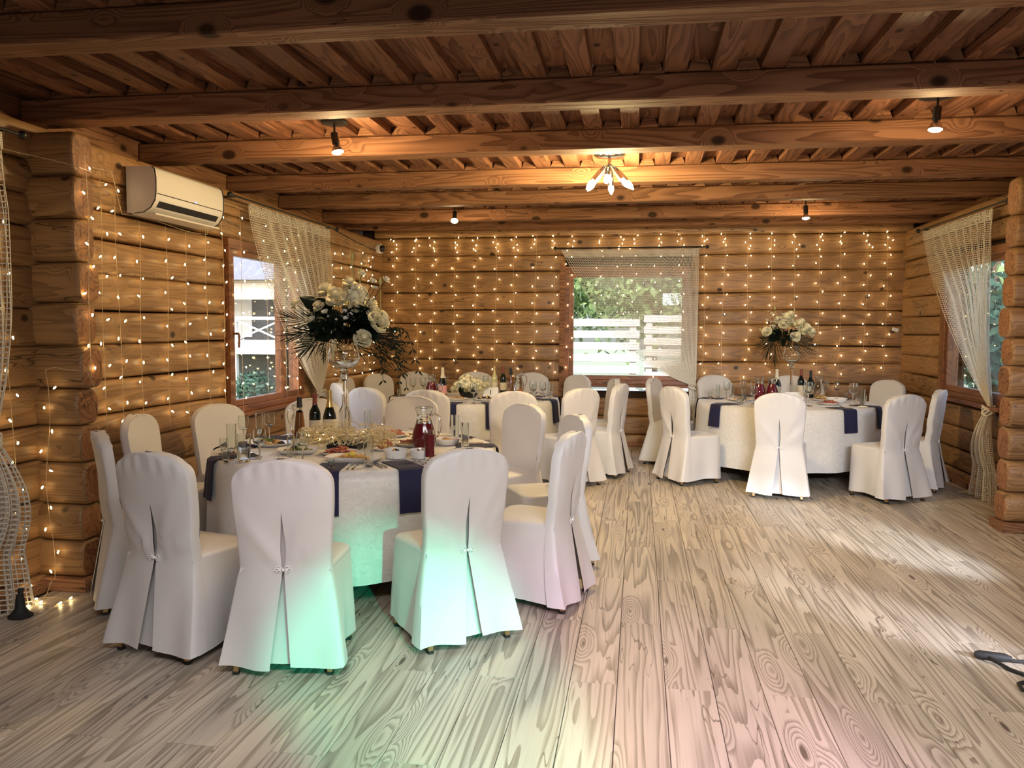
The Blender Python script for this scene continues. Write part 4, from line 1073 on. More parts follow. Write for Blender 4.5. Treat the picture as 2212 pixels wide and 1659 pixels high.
# skewered snack ball and black tray
t = thing('skewer_snack', 'pear shaped snack ball bristling with wooden skewers before the meat platter', 'food', (-1.59, 5.05, TZ), 0)
MB().lathe([(0.002, 0.0), (0.06, 0.0), (0.075, 0.012), (0.072, 0.014), (0.055, 0.004), (0.002, 0.004)], 20).build('saucer', M['porcelain'], t)
r = random.Random(6)
for nm, mt in (('cheese_cubes', 'cheese'), ('meat_rolls', 'ham'), ('bread_cubes', 'bread')):
    m = MB()
    for k in range(16):
        a = r.uniform(0, 6.28); e = r.uniform(0.1, 1.4); q = 0.042*r.uniform(0.75, 1.05); m.ball((q*cos(a)*cos(e), q*sin(a)*cos(e), 0.012+1.35*q*sin(e)), 0.0115, 6, 4, (1, 1, 0.8))
    m.build(nm, M[mt], t, False)['kind'] = 'stuff'
for k in range(14):
    a = k*2.4; e = 0.35+0.055*k; r0 = 0.03
    MB().tube([(r0*cos(a)*cos(e), r0*sin(a)*cos(e), 0.06+r0*sin(e)), ((0.115)*cos(a)*cos(e), 0.115*sin(a)*cos(e), 0.06+0.115*sin(e))], 0.0022, 5).build('skewer', M['raffia'], t)
t = thing('black_tray', 'low black tray in front of the tall vase foot', 'tray', (-1.85, 5.05, TZ), 0.05)
MB().lathe([(0.002, 0), (0.13, 0), (0.145, 0.038), (0.139, 0.038), (0.126, 0.006), (0.002, 0.006)], 4).build('tray_body', M['black'], t, False, rz=pi/4)
# raffia nest with fairy lights round the vase foot
t = thing('raffia_nest', 'tangled raffia nest with tiny lights round the tall vase foot', 'decoration', (-1.95, 5.24, TZ), 0)
r = random.Random(77)
def curl(cx_, cy_, r): 
    p = []; R0 = r.uniform(0.035, 0.095); tx, ty = r.uniform(-1.2, 1.2), r.uniform(-1.2, 1.2); a0 = r.uniform(0, 6); n = 16; turn = r.uniform(0.7, 1.6)
    zc = r.uniform(0.03, 0.10)
    for i in range(n):
        a = a0+2*pi*turn*i/(n-1); rr = R0*(0.8+0.3*sin(3*a))
        x, y, z = rr*cos(a), rr*sin(a)*cos(ty), rr*sin(a)*sin(ty)*0.9+0.2*rr*cos(a)*sin(tx)
        p.append((cx_+x, cy_+y, max(0.004, zc+z)))
    return p
m = MB()
for k in range(100):
    a = r.uniform(0, 2*pi); d = 0.10+0.16*sqrt(r.random())
    x, y = d*1.15*cos(a)+0.02, d*0.8*sin(a)
    if a < 2.6 or a > 5.6: pass
    m.tube(curl(x, y, r), 0.0031, 4)
o = m.build('raffia', M['raffia'], t); o['kind'] = 'stuff'
bm_ = MB().ball((0, 0, 0), 0.0038, 7, 5).mesh('nest_bulb')
for k in range(9):
    a = r.uniform(0, 2*pi); d = 0.12+0.14*r.random()
    place(bm_, 'fairy_bulb', M['bulb'], t, True, (d*1.15*cos(a)+0.02, d*0.8*sin(a), r.uniform(0.03, 0.13)))

# --- table number cards
def text_mesh(body, size, depth=0.0006):
    cu = bpy.data.curves.new('digit_text', 'FONT'); cu.body = body; cu.size = size; cu.extrude = depth; cu.align_x = 'CENTER'; cu.align_y = 'CENTER'
    o = bpy.data.objects.new('digit_text', cu); COL.objects.link(o)
    dg = bpy.context.evaluated_depsgraph_get(); me = bpy.data.meshes.new_from_object(o.evaluated_get(dg))
    bpy.data.objects.remove(o); bpy.data.curves.remove(cu); return me
def card(lab, x, y, rz, digit, w=0.17, h=0.115, lean=0.045):
    t = thing('table_card', lab, 'card', (x, y, TZ), rz, 'folded table number cards')
    for s in (-1, 1):
        MB().add([(-w/2, s*lean, 0), (w/2, s*lean, 0), (w/2, 0, h), (-w/2, 0, h), (-w/2, s*lean-s*0.0012, 0), (w/2, s*lean-s*0.0012, 0), (w/2, -s*0.0006, h-0.001), (-w/2, -s*0.0006, h-0.001)], [(0, 1, 2, 3), (7, 6, 5, 4), (0, 4, 5, 1), (1, 5, 6, 2), (3, 2, 6, 7), (0, 3, 7, 4)]).build('card_leaf', M['white'], t, False)
    me = text_mesh(digit, h*0.78)
    o = place(me, 'printed_number', M['ink'], t, False)
    o.location = (0.0, -lean*0.52-0.002, h*0.48); o.rotation_euler = (pi/2-math.atan2(lean, h), 0, 0)
card('folded white card printed 1, beside the low white flowers', -1.63, 9.10, -0.12, '1')
card('folded white card printed 3, at the small bouquet vase foot', 1.645, 9.08, 0.02, '3', w=0.19)

# ------------------------------------------------------------------ ceiling lamps
def spot_lamp(lab, x, y, rz, aim, watts, big=1.0):
    t = thing('spot_lamp', lab, 'lamp', (x, y, ZC), rz, 'ceiling spot lamps')
    MB().lathe([(0.002, 0.0), (0.085*big, 0.0), (0.09*big, -0.008), (0.085*big, -0.020), (0.03, -0.026), (0.002, -0.026)], 24).build('mount_plate', M['black'], t)
    MB().tube([(0, 0, -0.02), (0, 0, -0.10)], 0.008, 8).build('lamp_stem', M['black'], t)
    d = Vector(aim).normalized(); a = Vector((0, 0, -0.095))
    p = [a-d*0.015, a+d*0.06]
    MB().tube(p, 0.024, 14).build('socket', M['black'], t)
    q = a+d*0.058; e = d.orthogonal().normalized(); f = d.cross(e)
    def ring(r, z): return [q+d*z+(e*cos(2*pi*i/16)+f*sin(2*pi*i/16))*r for i in range(16)]
    def shell(rows, cap):
        vs = [v for rr in rows for v in ring(*rr)]; fs = []
        for j in range(len(rows)-1):
            for i in range(16): fs.append((j*16+i, j*16+(i+1) % 16, (j+1)*16+(i+1) % 16, (j+1)*16+i))
        if cap: fs.append(tuple(range((len(rows)-1)*16, len(rows)*16)))
        return MB().add(vs, fs)
    shell([(0.016, 0), (0.024, 0.018), (0.036, 0.045), (0.041, 0.062)], False).build('reflector', M['chrome'], t)
    shell([(0.015, 0.004), (0.022, 0.018), (0.034, 0.045), (0.038, 0.062), (0.030, 0.070), (0.010, 0.074)], True).build('bulb', M['lamp'], t)
    l = bpy.data.lights.new('spot_lamp_light', 'POINT'); l.energy = watts; l.color = (1.0, 0.70, 0.34); l.shadow_soft_size = 0.03
    o = bpy.data.objects.new('spot_lamp_light', l); COL.objects.link(o); o.parent = t; o.location = q+d*0.11
    return t
spot_lamp('ceiling spot lamp nearest the air conditioner', -2.05, 5.42, 0, (0.25, -0.15, -1), 42)
spot_lamp('ceiling spot lamp on a broad black plate above the right side', 1.72, 5.27, 0, (-0.1, -0.1, -1), 22, 1.25)
spot_lamp('small far ceiling spot lamp at the left, between the last beams', -2.08, 9.25, 0, (0.1, -0.6, -0.75), 14, 0.8)
spot_lamp('small far ceiling spot lamp at the right, between the last beams', 1.74, 9.25, 0, (0.0, -0.2, -1), 20, 0.8)

def chandelier(x, y):
    t = thing('ceiling_light', 'six armed chrome ceiling light with candle bulbs between the beams', 'lamp', (x, y, ZC), 0.15)
    MB().lathe([(0.002, 0), (0.12, 0.0), (0.125, -0.012), (0.11, -0.026), (0.04, -0.034), (0.002, -0.034)], 28).build('mount_plate', M['chrome'], t)
    MB().tube([(0, 0, -0.03), (0, 0, -0.11)], 0.012, 10).build('lamp_stem', M['chrome'], t)
    for k in range(6):
        a = k*pi/3+0.3; d = Vector((cos(a)*0.80, sin(a)*0.80, -0.75-0.2*(k % 2))).normalized()
        p0 = Vector((cos(a)*0.03, sin(a)*0.03, -0.10)); p1 = p0+d*0.06; p2 = p1+d*0.10
        arm = MB().tube([Vector((0, 0, -0.09)), p0, p1, p2], [0.008, 0.011, 0.024, 0.026], 12).build('arm', M['chrome'], t)
        q = [(0.013, 0.0), (0.020, 0.02), (0.024, 0.04), (0.019, 0.065), (0.008, 0.090), (0.002, 0.098)]
        MB().tube([p2+d*(z-0.004) for r, z in q], [r for r, z in q], 12).build('candle_bulb', M['lamp'], arm)
    l = bpy.data.lights.new('ceiling_light_glow', 'POINT'); l.energy = 200; l.color = (1.0, 0.76, 0.36); l.shadow_soft_size = 0.12
    o = bpy.data.objects.new('ceiling_light_glow', l); COL.objects.link(o); o.parent = t; o.location = (0, 0, -0.30)
chandelier(-0.25, 6.70)

# ------------------------------------------------------------------ wall devices
def air_conditioner():
    t = thing('air_conditioner', 'white split air conditioner high on the left log wall', 'air conditioner', (XL+0.012, 5.19, 2.32), 0)
    L, H, D = 0.92, 0.31, 0.215
    pr = [(0.0, 0.0), (0.05, -0.004), (0.12, 0.004), (0.170, 0.032), (0.203, 0.082), (0.213, 0.14), (0.214, 0.22), (0.205, 0.285), (0.185, 0.306), (0.0, 0.310)]
    n = len(pr); vs = []; fs = []
    for y in (0, L): vs += [(x, y, z) for x, z in pr]
    for i in range(n): fs.append((i, (i+1) % n, n+(i+1) % n, n+i))
    m = MB().add(vs, fs); m.build('body', M['acwhite'], t, True, ang=50)
    MB().add([(x, -0.001, z) for x, z in pr], [tuple(range(n))[::-1]]).build('side_panel', M['acside'], t, False); MB().add([(x, L+0.001, z) for x, z in pr], [tuple(range(n))]).build('side_panel', M['acside'], t, False)
    def strip(nm, z0, z1, off, y0, y1, mat):
        def X(z):
            for (xa, za), (xb, zb) in zip(pr[2:], pr[3:]):
                if za <= z <= zb: return xa+(xb-xa)*(z-za)/(zb-za)
            return 0.2
        zs = [z0+(z1-z0)*i/4 for i in range(5)]
        MB().grid(lambda u, v: (X(z0+(z1-z0)*v)+off, y0+(y1-y0)*u, z0+(z1-z0)*v), 1, 5).build(nm, mat, t)
    strip('panel_seam', 0.124, 0.130, 0.0012, 0.02, L-0.02, M['black'])
    strip('outlet_slot', 0.040, 0.080, 0.0015, 0.06, L-0.06, M['black'])
    strip('deflector_flap', 0.014, 0.036, 0.0030, 0.06, L-0.06, M['acwhite'])
    e = [(x+0.002*(1 if x > 0.1 else 0), z) for x, z in pr[1:9]]
    MB().tube([(x, 0.004, z) for x, z in e], 0.0045, 6).build('end_trim', M['black'], t)
    MB().tube([(x, L-0.004, z) for x, z in e], 0.0045, 6).build('end_trim', M['black'], t)
    MB().box(0.2155, 0.217, 0.50, 0.52, 0.135, 0.140).build('indicator', M['blueled'], t, False)
    MB().box(0.02, 0.19, 0.03, L-0.03, -0.012, 0.0).build('underside_grille', M['acside'], t, False)
air_conditioner()
t = thing('dome_camera', 'white dome camera with black eye in the back left corner', 'camera', (XL+0.02, 10.62, 2.585), 0)
MB().lathe([(0.002, 0), (0.062, 0), (0.066, 0.02), (0.060, 0.055), (0.050, 0.062), (0.002, 0.064)], 22).build('housing', M['white'], t)
MB().lathe([(0.048, 0.060), (0.044, 0.085), (0.028, 0.104), (0.002, 0.110)], 18).build('dome', M['black'], t)
t.rotation_euler = (0, pi/2, -0.35)
o = MB().tube([(XL+0.015, 9.0, 2.66), (XL+0.012, 9.6, 2.61), (XL+0.012, 10.2, 2.57), (XL+0.015, 10.55, 2.56)], 0.006, 6).build('camera_cable', M['black']); tag(o, 'black cable running along the logs to the dome camera', 'cable')
t = thing('wall_sensor', 'small white sensor box tilted near the right corner logs', 'sensor', (3.14, YB-0.014, 1.545), 0)
MB().box(-0.035, 0.035, -0.022, 0.0, -0.022, 0.022, 0.004).build('sensor_body', M['white'], t, False); MB().box(-0.012, 0.012, -0.0235, -0.022, -0.010, 0.004).build('lens_strip', M['acside'], t, False)
t.rotation_euler = (0, 0.3, 0)

# ------------------------------------------------------------------ warm fairy light curtains
bulb_me = MB().tube([(0, 0, 0.010), (0, 0, 0.004), (0, 0, -0.004), (0, 0, -0.010)], [0.0025, 0.0046, 0.0046, 0.002], 7).mesh('fairy_bulb')
bulb_me.materials.append(M['bulb'])
def light_strand(root, path_fn, L, step, r, nrm, first=0.0, skip=None, wire=True, rw=0.0016):
    """wire hanging down by L; bulbs on short side leads"""
    n = max(6, int(L/0.12)); pts = [path_fn(L*i/n) for i in range(n+1)]
    w = MB().tube(pts, rw, 4); s = 1; bl = []
    d = first
    while d < L:
        p = Vector(path_fn(d)); s = -s
        a = Vector(nrm).cross(Vector((0, 0, 1))).normalized()*s*r.uniform(0.02, 0.045)+Vector(nrm)*r.uniform(0.002, 0.012)
        q = p+a+Vector((0, 0, -r.uniform(-0.012, 0.018)))
        if skip is None or not skip(q):
            w.tube([p, p+a*0.5+Vector((0, 0, 0.006)), q], 0.0011, 4); bl.append(q)
        d += step*r.uniform(0.8, 1.2)
    st = w.build('strand', M['wire'], root, True)
    for q in bl:
        b_ = bpy.data.objects.new('bulb', bulb_me); COL.objects.link(b_); b_.parent = st; b_.location = q
        b_.rotation_euler = (r.uniform(-0.9, 0.9), r.uniform(-0.9, 0.9), 0)
    return st
r = random.Random(31)
# back wall
root = thing('light_curtain', 'warm fairy light curtain hanging over the back log wall', 'fairy lights', (0, 0, 0))
BX = [-3.27, -2.96, -2.73, -2.43, -2.14, -1.88, -1.63, -1.35, -1.1, -0.9, -0.52, -0.25, -0.07, 0.24, 0.52, 0.82, 1.06, 1.36, 1.64, 1.92, 2.22, 2.48, 2.78, 3.02]
yw = YB-0.022
top = [(x, yw-0.012, 2.775+0.012*sin(x*7)) for x in [-3.4+6.55*i/60 for i in range(61)]]
MB().tube(top, 0.0022, 4).build('lead_wire', M['wire'], root)
for k, x in enumerate(BX):
    w0 = WIN2[0]-0.02 < x < WIN2[1]+0.12
    L = r.uniform(1.75, 1.98) if not w0 else (r.uniform(1.2, 1.9))
    if k in (13,): L = 2.35
    ph = r.uniform(0, 6)
    yy = yw if not w0 else yw-0.012
    def path(d, x=x, ph=ph, yy=yy): return (x+0.012*sin(d*3+ph), yy-0.006-0.004*sin(d*5+ph), 2.77-d)
    st = light_strand(root, path, L, 0.122, r, (0, -1, 0), first=0.30)
    for q in range(r.choice((4, 5, 5))):                    # bunched bulbs at the head of each strand
        b_ = bpy.data.objects.new('bulb', bulb_me); COL.objects.link(b_); b_.parent = st
        b_.location = (x+r.uniform(-0.055, 0.055), yw-0.012-r.uniform(0, 0.02), 2.735-0.045*q+r.uniform(-0.015, 0.015)); b_.rotation_euler = (r.uniform(-1, 1), r.uniform(-1, 1), 0)
# left wall
root = thing('light_curtain', 'warm fairy light curtain hanging over the left log wall and its window', 'fairy lights', (0, 0, 0))
LY = [4.60, 4.87, 5.04, 5.28, 5.61, 5.87, 6.18, 6.44, 6.73, 7.22, 7.63, 7.9, 8.94, 9.24, 9.56, 9.93, 10.16, 10.33]
xw = XL+0.024
MB().tube([(xw+0.01, y, 2.56+0.015*sin(y*5)-0.27*(5.02 < y < 6.28)) for y in [4.5+0.1*i for i in range(62)]], 0.002, 4).build('lead_wire', M['wire'], root)
for k, y in enumerate(LY):
    ac = 5.15 < y < 6.15; zt = 2.28 if ac else 2.55
    L = zt-r.uniform(0.75, 0.95); ph = r.uniform(0, 6); out = 0.012 if WIN1[0] < y < WIN1[1] else 0.0
    if k == 0: L = zt-0.9
    def path(d, y=y, ph=ph, zt=zt, out=out): return (xw+0.006+out+0.004*sin(d*5+ph), y+0.012*sin(d*3+ph)+0.012*d, zt-d)
    light_strand(root, path, L, 0.135, r, (1, 0, 0), first=r.uniform(0.06, 0.16))
# near end of the left wall, log stub and floor
root = thing('light_string', 'warm fairy light string draped over the log stub down to the floor', 'fairy lights', (0, 0, 0))
yb2 = 4.27
def pth(d): return (XL+0.03+0.004*sin(d*5), 3.99+0.01*sin(d*3)+0.055*d, 2.50-d)
light_strand(root, pth, 2.45, 0.15, r, (1, 0, 0), first=0.05)
def pth(d): return (-3.155+0.004*sin(d*6), 4.375+0.012*sin(d*4)+0.008*d, 2.53-d)
light_strand(root, pth, 1.28, 0.14, r, (1, 0, 0), first=0.06)
MB().tube([(-3.40, 4.05, 2.50), (-3.25, 4.24, 2.475), (-3.155, 4.33, 2.45), (-3.145, 4.42, 2.44), (-3.30, 4.55, 2.47), (-3.42, 4.62, 2.49)], 0.002, 4).build('lead_wire', M['wire'], root)
def pth(d): return (-3.36+0.02*sin(d*7), 4.262, 1.30-d)
light_strand(root, pth, 1.22, 0.125, r, (0, -1, 0), first=0.10)
wv = [(-3.36, 4.262, 1.30), (-3.30, 4.255, 1.315), (-3.22, 4.26, 1.30), (-3.15, 4.33, 1.29), (-3.15, 4.42, 1.16)]
MB().tube(wv, 0.002, 4).build('lead_wire', M['wire'], root)
fl_ = MB(); pp = [(-3.36, 4.255, 0.07), (-3.35, 4.20, 0.012), (-3.33, 4.14, 0.008), (-3.25, 4.15, 0.012), (-3.18, 4.12, 0.008), (-3.17, 4.03, 0.008), (-3.27, 4.02, 0.01), (-3.33, 4.08, 0.012)]
st = fl_.tube(pp, 0.002, 4).build('strand', M['wire'], root)
for q in ((-3.34, 4.10, 0.014), (-3.155, 4.14, 0.014), (-3.16, 4.06, 0.012), (-3.30, 3.99, 0.012), (-3.28, 4.06, 0.012)):
    b_ = bpy.data.objects.new('bulb', bulb_me); COL.objects.link(b_); b_.parent = st; b_.location = q; b_.rotation_euler = (1.4, 0, q[0]*9)

# ------------------------------------------------------------------ flowers
def petal(mb, c_, d, up, w, l, cup, n=3):
    d = Vector(d).normalized(); up = Vector(up); s = d.cross(up)
    s = s.normalized() if s.length > 1e-4 else d.orthogonal().normalized(); nn = s.cross(d)
    def P(u, v):
        a = (u-0.5)*2; ww = w*(0.35+0.9*sin(pi*min(1, 0.12+v*0.78)))
        return Vector(c_)+d*(l*v)+s*(a*ww)+nn*(cup*(a*a*0.6-v*(1-v)*1.2)+0.15*l*v*v)
    mb.grid(P, n, 3)
def rose_mesh(seed, R=0.05):
    r = random.Random(seed); m = MB()
    for layer, (cnt, tilt, rad) in enumerate(((3, 1.35, 0.35), (4, 1.15, 0.55), (5, 0.9, 0.8), (6, 0.55, 1.0), (6, 0.15, 1.12))):
        for k in range(cnt):
            a = 2*pi*k/cnt+layer*0.7+r.uniform(-0.2, 0.2); e = tilt+r.uniform(-0.1, 0.1)
            base = Vector((cos(a)*R*rad*0.35, sin(a)*R*rad*0.35, -R*0.35*(layer > 2)))
            petal(m, base, (cos(a)*cos(e), sin(a)*cos(e), sin(e)), (cos(a), sin(a), 0.001), R*(0.34+0.1*layer), R*(1.0-0.04*layer), -R*0.35)
    m.ball((0, 0, R*0.25), R*0.42, 8, 6, (1, 1, 1.3))
    return m.mesh('rose')
def small_flower(seed, R=0.022):
    r = random.Random(seed); m = MB()
    for k in range(9):
        a = 2*pi*k/9*1.0+r.uniform(-.2, .2); e = r.uniform(0.1, 1.0)
        petal(m, (0, 0, 0), (cos(a)*cos(e), sin(a)*cos(e), sin(e)), (0, 0, 1), R*0.36, R, R*0.15, 2)
    return m.mesh('small_flower')
def hydrangea(seed, R):
    r = random.Random(seed); m = MB()
    for k in range(70):
        z = r.uniform(-0.25, 1); a = r.uniform(0, 2*pi); q = sqrt(max(0, 1-z*z)); d = Vector((q*cos(a), q*sin(a), z))
        p = d*R*r.uniform(0.9, 1.05); s = d.orthogonal().normalized(); t_ = d.cross(s)
        for i in range(4):
            b_ = pi/2*i+r.uniform(-.3, .3); petal(m, p, s*cos(b_)+t_*sin(b_)+d*0.25, d, R*0.11, R*0.27, R*0.04, 2)
    m.ball((0, 0, 0), R*0.85, 10, 7); return m.mesh('hydrangea')
def frond_mesh(seed, L=0.32, droop=0.5, nl=9, lw=0.0046, ll=0.20):
    r = random.Random(seed); m = MB()
    sp = [Vector((L*t, 0, 0.10*L*sin(t*pi)-droop*L*t*t)) for t in [i/10 for i in range(11)]]
    m.tube(sp, [0.0035*(1-0.7*i/10) for i in range(11)], 5)
    for k in range(nl):
        t = 0.18+0.82*k/(nl-1); i = min(9, int(t*10)); p = sp[i].lerp(sp[i+1], t*10-i) if i < 10 else sp[10]
        l = ll*(0.55+0.6*sin(pi*(0.15+0.75*t)))*r.uniform(0.85, 1.1)
        for s in (-1, 1):
            d = Vector((0.95+0.5*t, s*(0.80-0.5*t)*r.uniform(0.8, 1.2), -0.1-0.25*t+r.uniform(-0.12, 0.12))).normalized(); w = lw
            dn = Vector((0, 0, -1))
            pts = [p+d*(l*q)+dn*(0.35*l*q*q) for q in (0, .35, .7, 1.0)]
            side = d.cross(Vector((0, 0, 1))).normalized()
            vs = []
            for q, pt in zip((0.4, 1.0, 0.8, 0.05), pts): vs += [pt-side*w*q, pt+Vector((0, 0, w*0.5*q)), pt+side*w*q]
            fs = []
            for j in range(3): fs += [(j*3, j*3+1, j*3+4, j*3+3), (j*3+1, j*3+2, j*3+5, j*3+4)]
            m.add(vs, fs)
    return m.mesh('palm_frond')
def leaf_mesh(L=0.12, W_=0.032):
    m = MB(); m.grid(lambda u, v: (L*v, (u-0.5)*2*W_*sin(pi*(0.06+0.92*v)), 0.02*abs(u-0.5)*2+0.03*L*sin(v*3)-0.2*L*v*v), 4, 7); return m.mesh('leaf')
FM = dict(rose=[rose_mesh(k) for k in range(3)], small=[small_flower(k) for k in range(2)], hyd=hydrangea(4, 0.085), frond=[frond_mesh(k) for k in range(3)], leaf=leaf_mesh())
for k_, mt in (('rose', 'rose'), ('small', 'whitepetal'), ('frond', 'frond')):
    for me in FM[k_]: me.materials.append(M[mt])
FM['hyd'].materials.append(M['rose']); FM['leaf'].materials.append(M['leaf'])
def orient(o, d, roll=0.0, axis='Z'):
    q = Vector(d).to_track_quat(axis, 'Y' if axis != 'Y' else 'Z')
    o.rotation_mode = 'QUATERNION'
    from mathutils import Quaternion
    o.rotation_quaternion = q @ Quaternion((0, 0, 1) if axis == 'Z' else (1, 0, 0), roll)
def fpart(me, name, root, p, d, roll=0.0, axis='Z', s=1.0):
    o = bpy.data.objects.new(name, me); COL.objects.link(o); o.parent = root; o.location = p; orient(o, d, roll, axis); o.scale = (s, s, s)
    me.shade_smooth(); return o
def stems(root, ends, z0, mat='leaf', rr=0.0022):
    for (p, a) in ends:
        MB().tube([Vector(a), Vector(a).lerp(Vector(p), 0.55)+Vector((0, 0, 0.01)), Vector(p)], rr, 5).build('flower_stem', M[mat], root)

def vase(lab, x, y, hb, ht, R):
    """tall stemmed glass: foot, twisted stem, bowl from hb to ht"""
    t = thing('glass_vase', lab, 'vase', (x, y, TZ), 0, 'tall stemmed vases')
    MB().lathe([(0.002, 0.0), (0.075, 0.0), (0.078, 0.004), (0.060, 0.012), (0.022, 0.026), (0.016, 0.045)], 24).build('foot', M['glass'], t)
    MB().lathe([(0.016, 0.045), (0.0135, 0.08), (0.0125, hb*0.5), (0.0135, hb-0.09), (0.020, hb-0.07), (0.031, hb-0.055), (0.020, hb-0.040), (0.016, hb-0.034), (0.026, hb-0.022), (0.030, hb-0.012), (0.016, hb)], 18).build('stem', M['glass'], t)
    H = ht-hb
    MB().lathe([(0.012, hb), (R*0.55, hb+H*0.05), (R*0.92, hb+H*0.22), (R, hb+H*0.38), (R*0.93, hb+H*0.60), (R*0.74, hb+H*0.85), (R*0.72, ht), (R*0.70, ht), (R*0.72, hb+H*0.85), (R*0.91, hb+H*0.60), (R*0.97, hb+H*0.38), (R*0.89, hb+H*0.23), (R*0.5, hb+H*0.075), (0.004, hb+H*0.03)], 28).build('bowl', M['glass'], t)
    return t
vase('tall stemmed glass vase in the raffia nest', -1.935, 5.25, 0.505, 0.715, 0.105)
vase('tall stemmed glass vase carrying the smaller bouquet', 1.66, 9.36, 0.42, 0.60, 0.10)

def bouquet_big(x, y, z):
    t = thing('flower_arrangement', 'large bouquet of cream roses, palm fronds and dark leaves in the nearer vase', 'flowers', (x, y, z), 0)
    r = random.Random(5)
    # offsets: x to the right, y away, z up; measured from the middle of the bouquet
    ro = [(-0.015, -0.12, 0.175, 1.25, 0), (-0.11, -0.05, 0.225, 1.05, 1), (-0.185, -0.10, 0.03, 0.95, 2), (-0.20, -0.14, -0.105, 0.85, 0), (0.165, -0.14, -0.085, 1.0, 1), (0.255, -0.06, 0.01, 1.1, 2), (0.17, 0.0, 0.13, 0.9, 0), (-0.33, -0.06, 0.135, 0.55, 1), (0.20, -0.03, 0.085, 0.8, 1), (0.11, -0.10, 0.12, 0.85, 0), (0.05, -0.06, 0.27, 0.8, 1), (0.23, -0.10, 0.05, 0.7, 0), (-0.14, -0.12, 0.12, 0.7, 2), (-0.02, 0.15, 0.13, 1.1, 2), (-0.20, 0.16, 0.08, 1.0, 0), (0.19, 0.17, 0.05, 1.0, 1), (0.0, 0.2, -0.04, 0.9, 2)]
    ctr = Vector((0, 0, -0.13)); ends = []
    for a, b_, c_, s, k in ro:
        p = Vector((a, b_, c_)); fpart(FM['rose'][k], 'rose', t, p, p-ctr+Vector((0, -0.12, 0.05)), r.uniform(0, 6), 'Z', s); ends.append((p*0.95, ctr+p*0.1))
    fpart(FM['hyd'], 'hydrangea', t, (0.075, -0.02, 0.195), (0, -0.3, 1), 0, 'Z', 0.85)
    for a, b_, c_, s in ((0.02, -0.13, 0.055, 1.0), (0.05, -0.14, 0.035, 1.0), (0.075, -0.13, 0.06, 1.0), (0.04, -0.13, 0.08, 1.0), (0.09, -0.12, 0.03, 0.9), (0.20, -0.05, 0.275, 1.5), (0.285, -0.04, 0.285, 1.5), (0.215, -0.05, 0.235, 1.1), (0.11, 0.0, 0.325, 1.6), (-0.08, -0.15, 0.075, 1.3), (-0.055, -0.16, 0.05, 0.6), (0.0, -0.17, 0.03, 0.55), (0.055, -0.17, 0.0, 0.5), (-0.25, -0.12, 0.075, 1.2), (-0.04, -0.16, -0.05, 0.6), (-0.13, -0.15, -0.06, 0.6), (-0.30, -0.03, 0.145, 0.9)):
        p = Vector((a, b_, c_)); fpart(FM['small'][int(abs(a)*1000) % 2], 'small_flower', t, p, p-ctr, r.uniform(0, 6), 'Z', s); ends.append((p, ctr+p*0.1))
    stems(t, ends, 0)
    # tall bud stems
    for a, b_, z1, z0 in ((0.055, -0.02, 0.47, 0.24), (0.10, 0.0, 0.375, 0.24), (0.245, -0.02, 0.31, 0.1), (-0.335, -0.05, 0.155, 0.0)):
        MB().tube([(a*0.4, 0, 0.0), (a, b_, z0), (a, b_, z1-0.04)], 0.003, 5).build('bud_stem', M['bud'], t)
        MB().tube([(a, b_, z1-0.05), (a, b_, z1-0.025), (a+0.002, b_, z1)], [0.004, 0.011, 0.002], 7).build('bud', M['bud'], t)
    # dark broad leaves
    for a, b_, c_, d, s in ((-0.14, -0.05, 0.10, (-1, -0.2, 0.55), 1.4), (-0.07, -0.06, 0.11, (-1, -0.2, 0.35), 1.3), (-0.10, -0.08, 0.05, (-0.9, -0.5, 0.1), 1.1), (0.0, -0.1, 0.02, (-0.3, -1, 0.1), 1.1), (0.08, -0.1, 0.03, (0.4, -1, 0.1), 1.2), (0.02, -0.1, -0.04, (0.1, -1, -0.4), 1.3), (-0.08, -0.09, -0.02, (-0.5, -1, -0.3), 1.2), (0.12, -0.06, -0.04, (0.8, -0.8, -0.4), 1.2), (0.1, -0.08, 0.08, (0.7, -0.7, 0.3), 1.0), (0.0, 0.08, 0.05, (0.2, 1, 0.2), 1.3), (-0.1, 0.08, 0.0, (-0.8, 0.8, 0), 1.3), (0.12, 0.08, 0.0, (0.9, 0.7, 0), 1.3)):
        fpart(FM['leaf'], 'leaf', t, (a, b_, c_), d, 0, 'X', s)
    rr = random.Random(9)
    for k in range(190):                                     # filler foliage that closes the heart of the bouquet
        a = rr.uniform(0, 2*pi); e = rr.uniform(-0.5, 0.7); d = Vector((cos(a)*cos(e), sin(a)*cos(e), sin(e)))
        fpart(FM['leaf'], 'leaf', t, Vector((0, 0, -0.01))+Vector((d.x*0.12, d.y*0.09, d.z*0.07)), d+Vector((0, -0.2, 0)), rr.uniform(-1, 1), 'X', rr.uniform(0.7, 1.25))
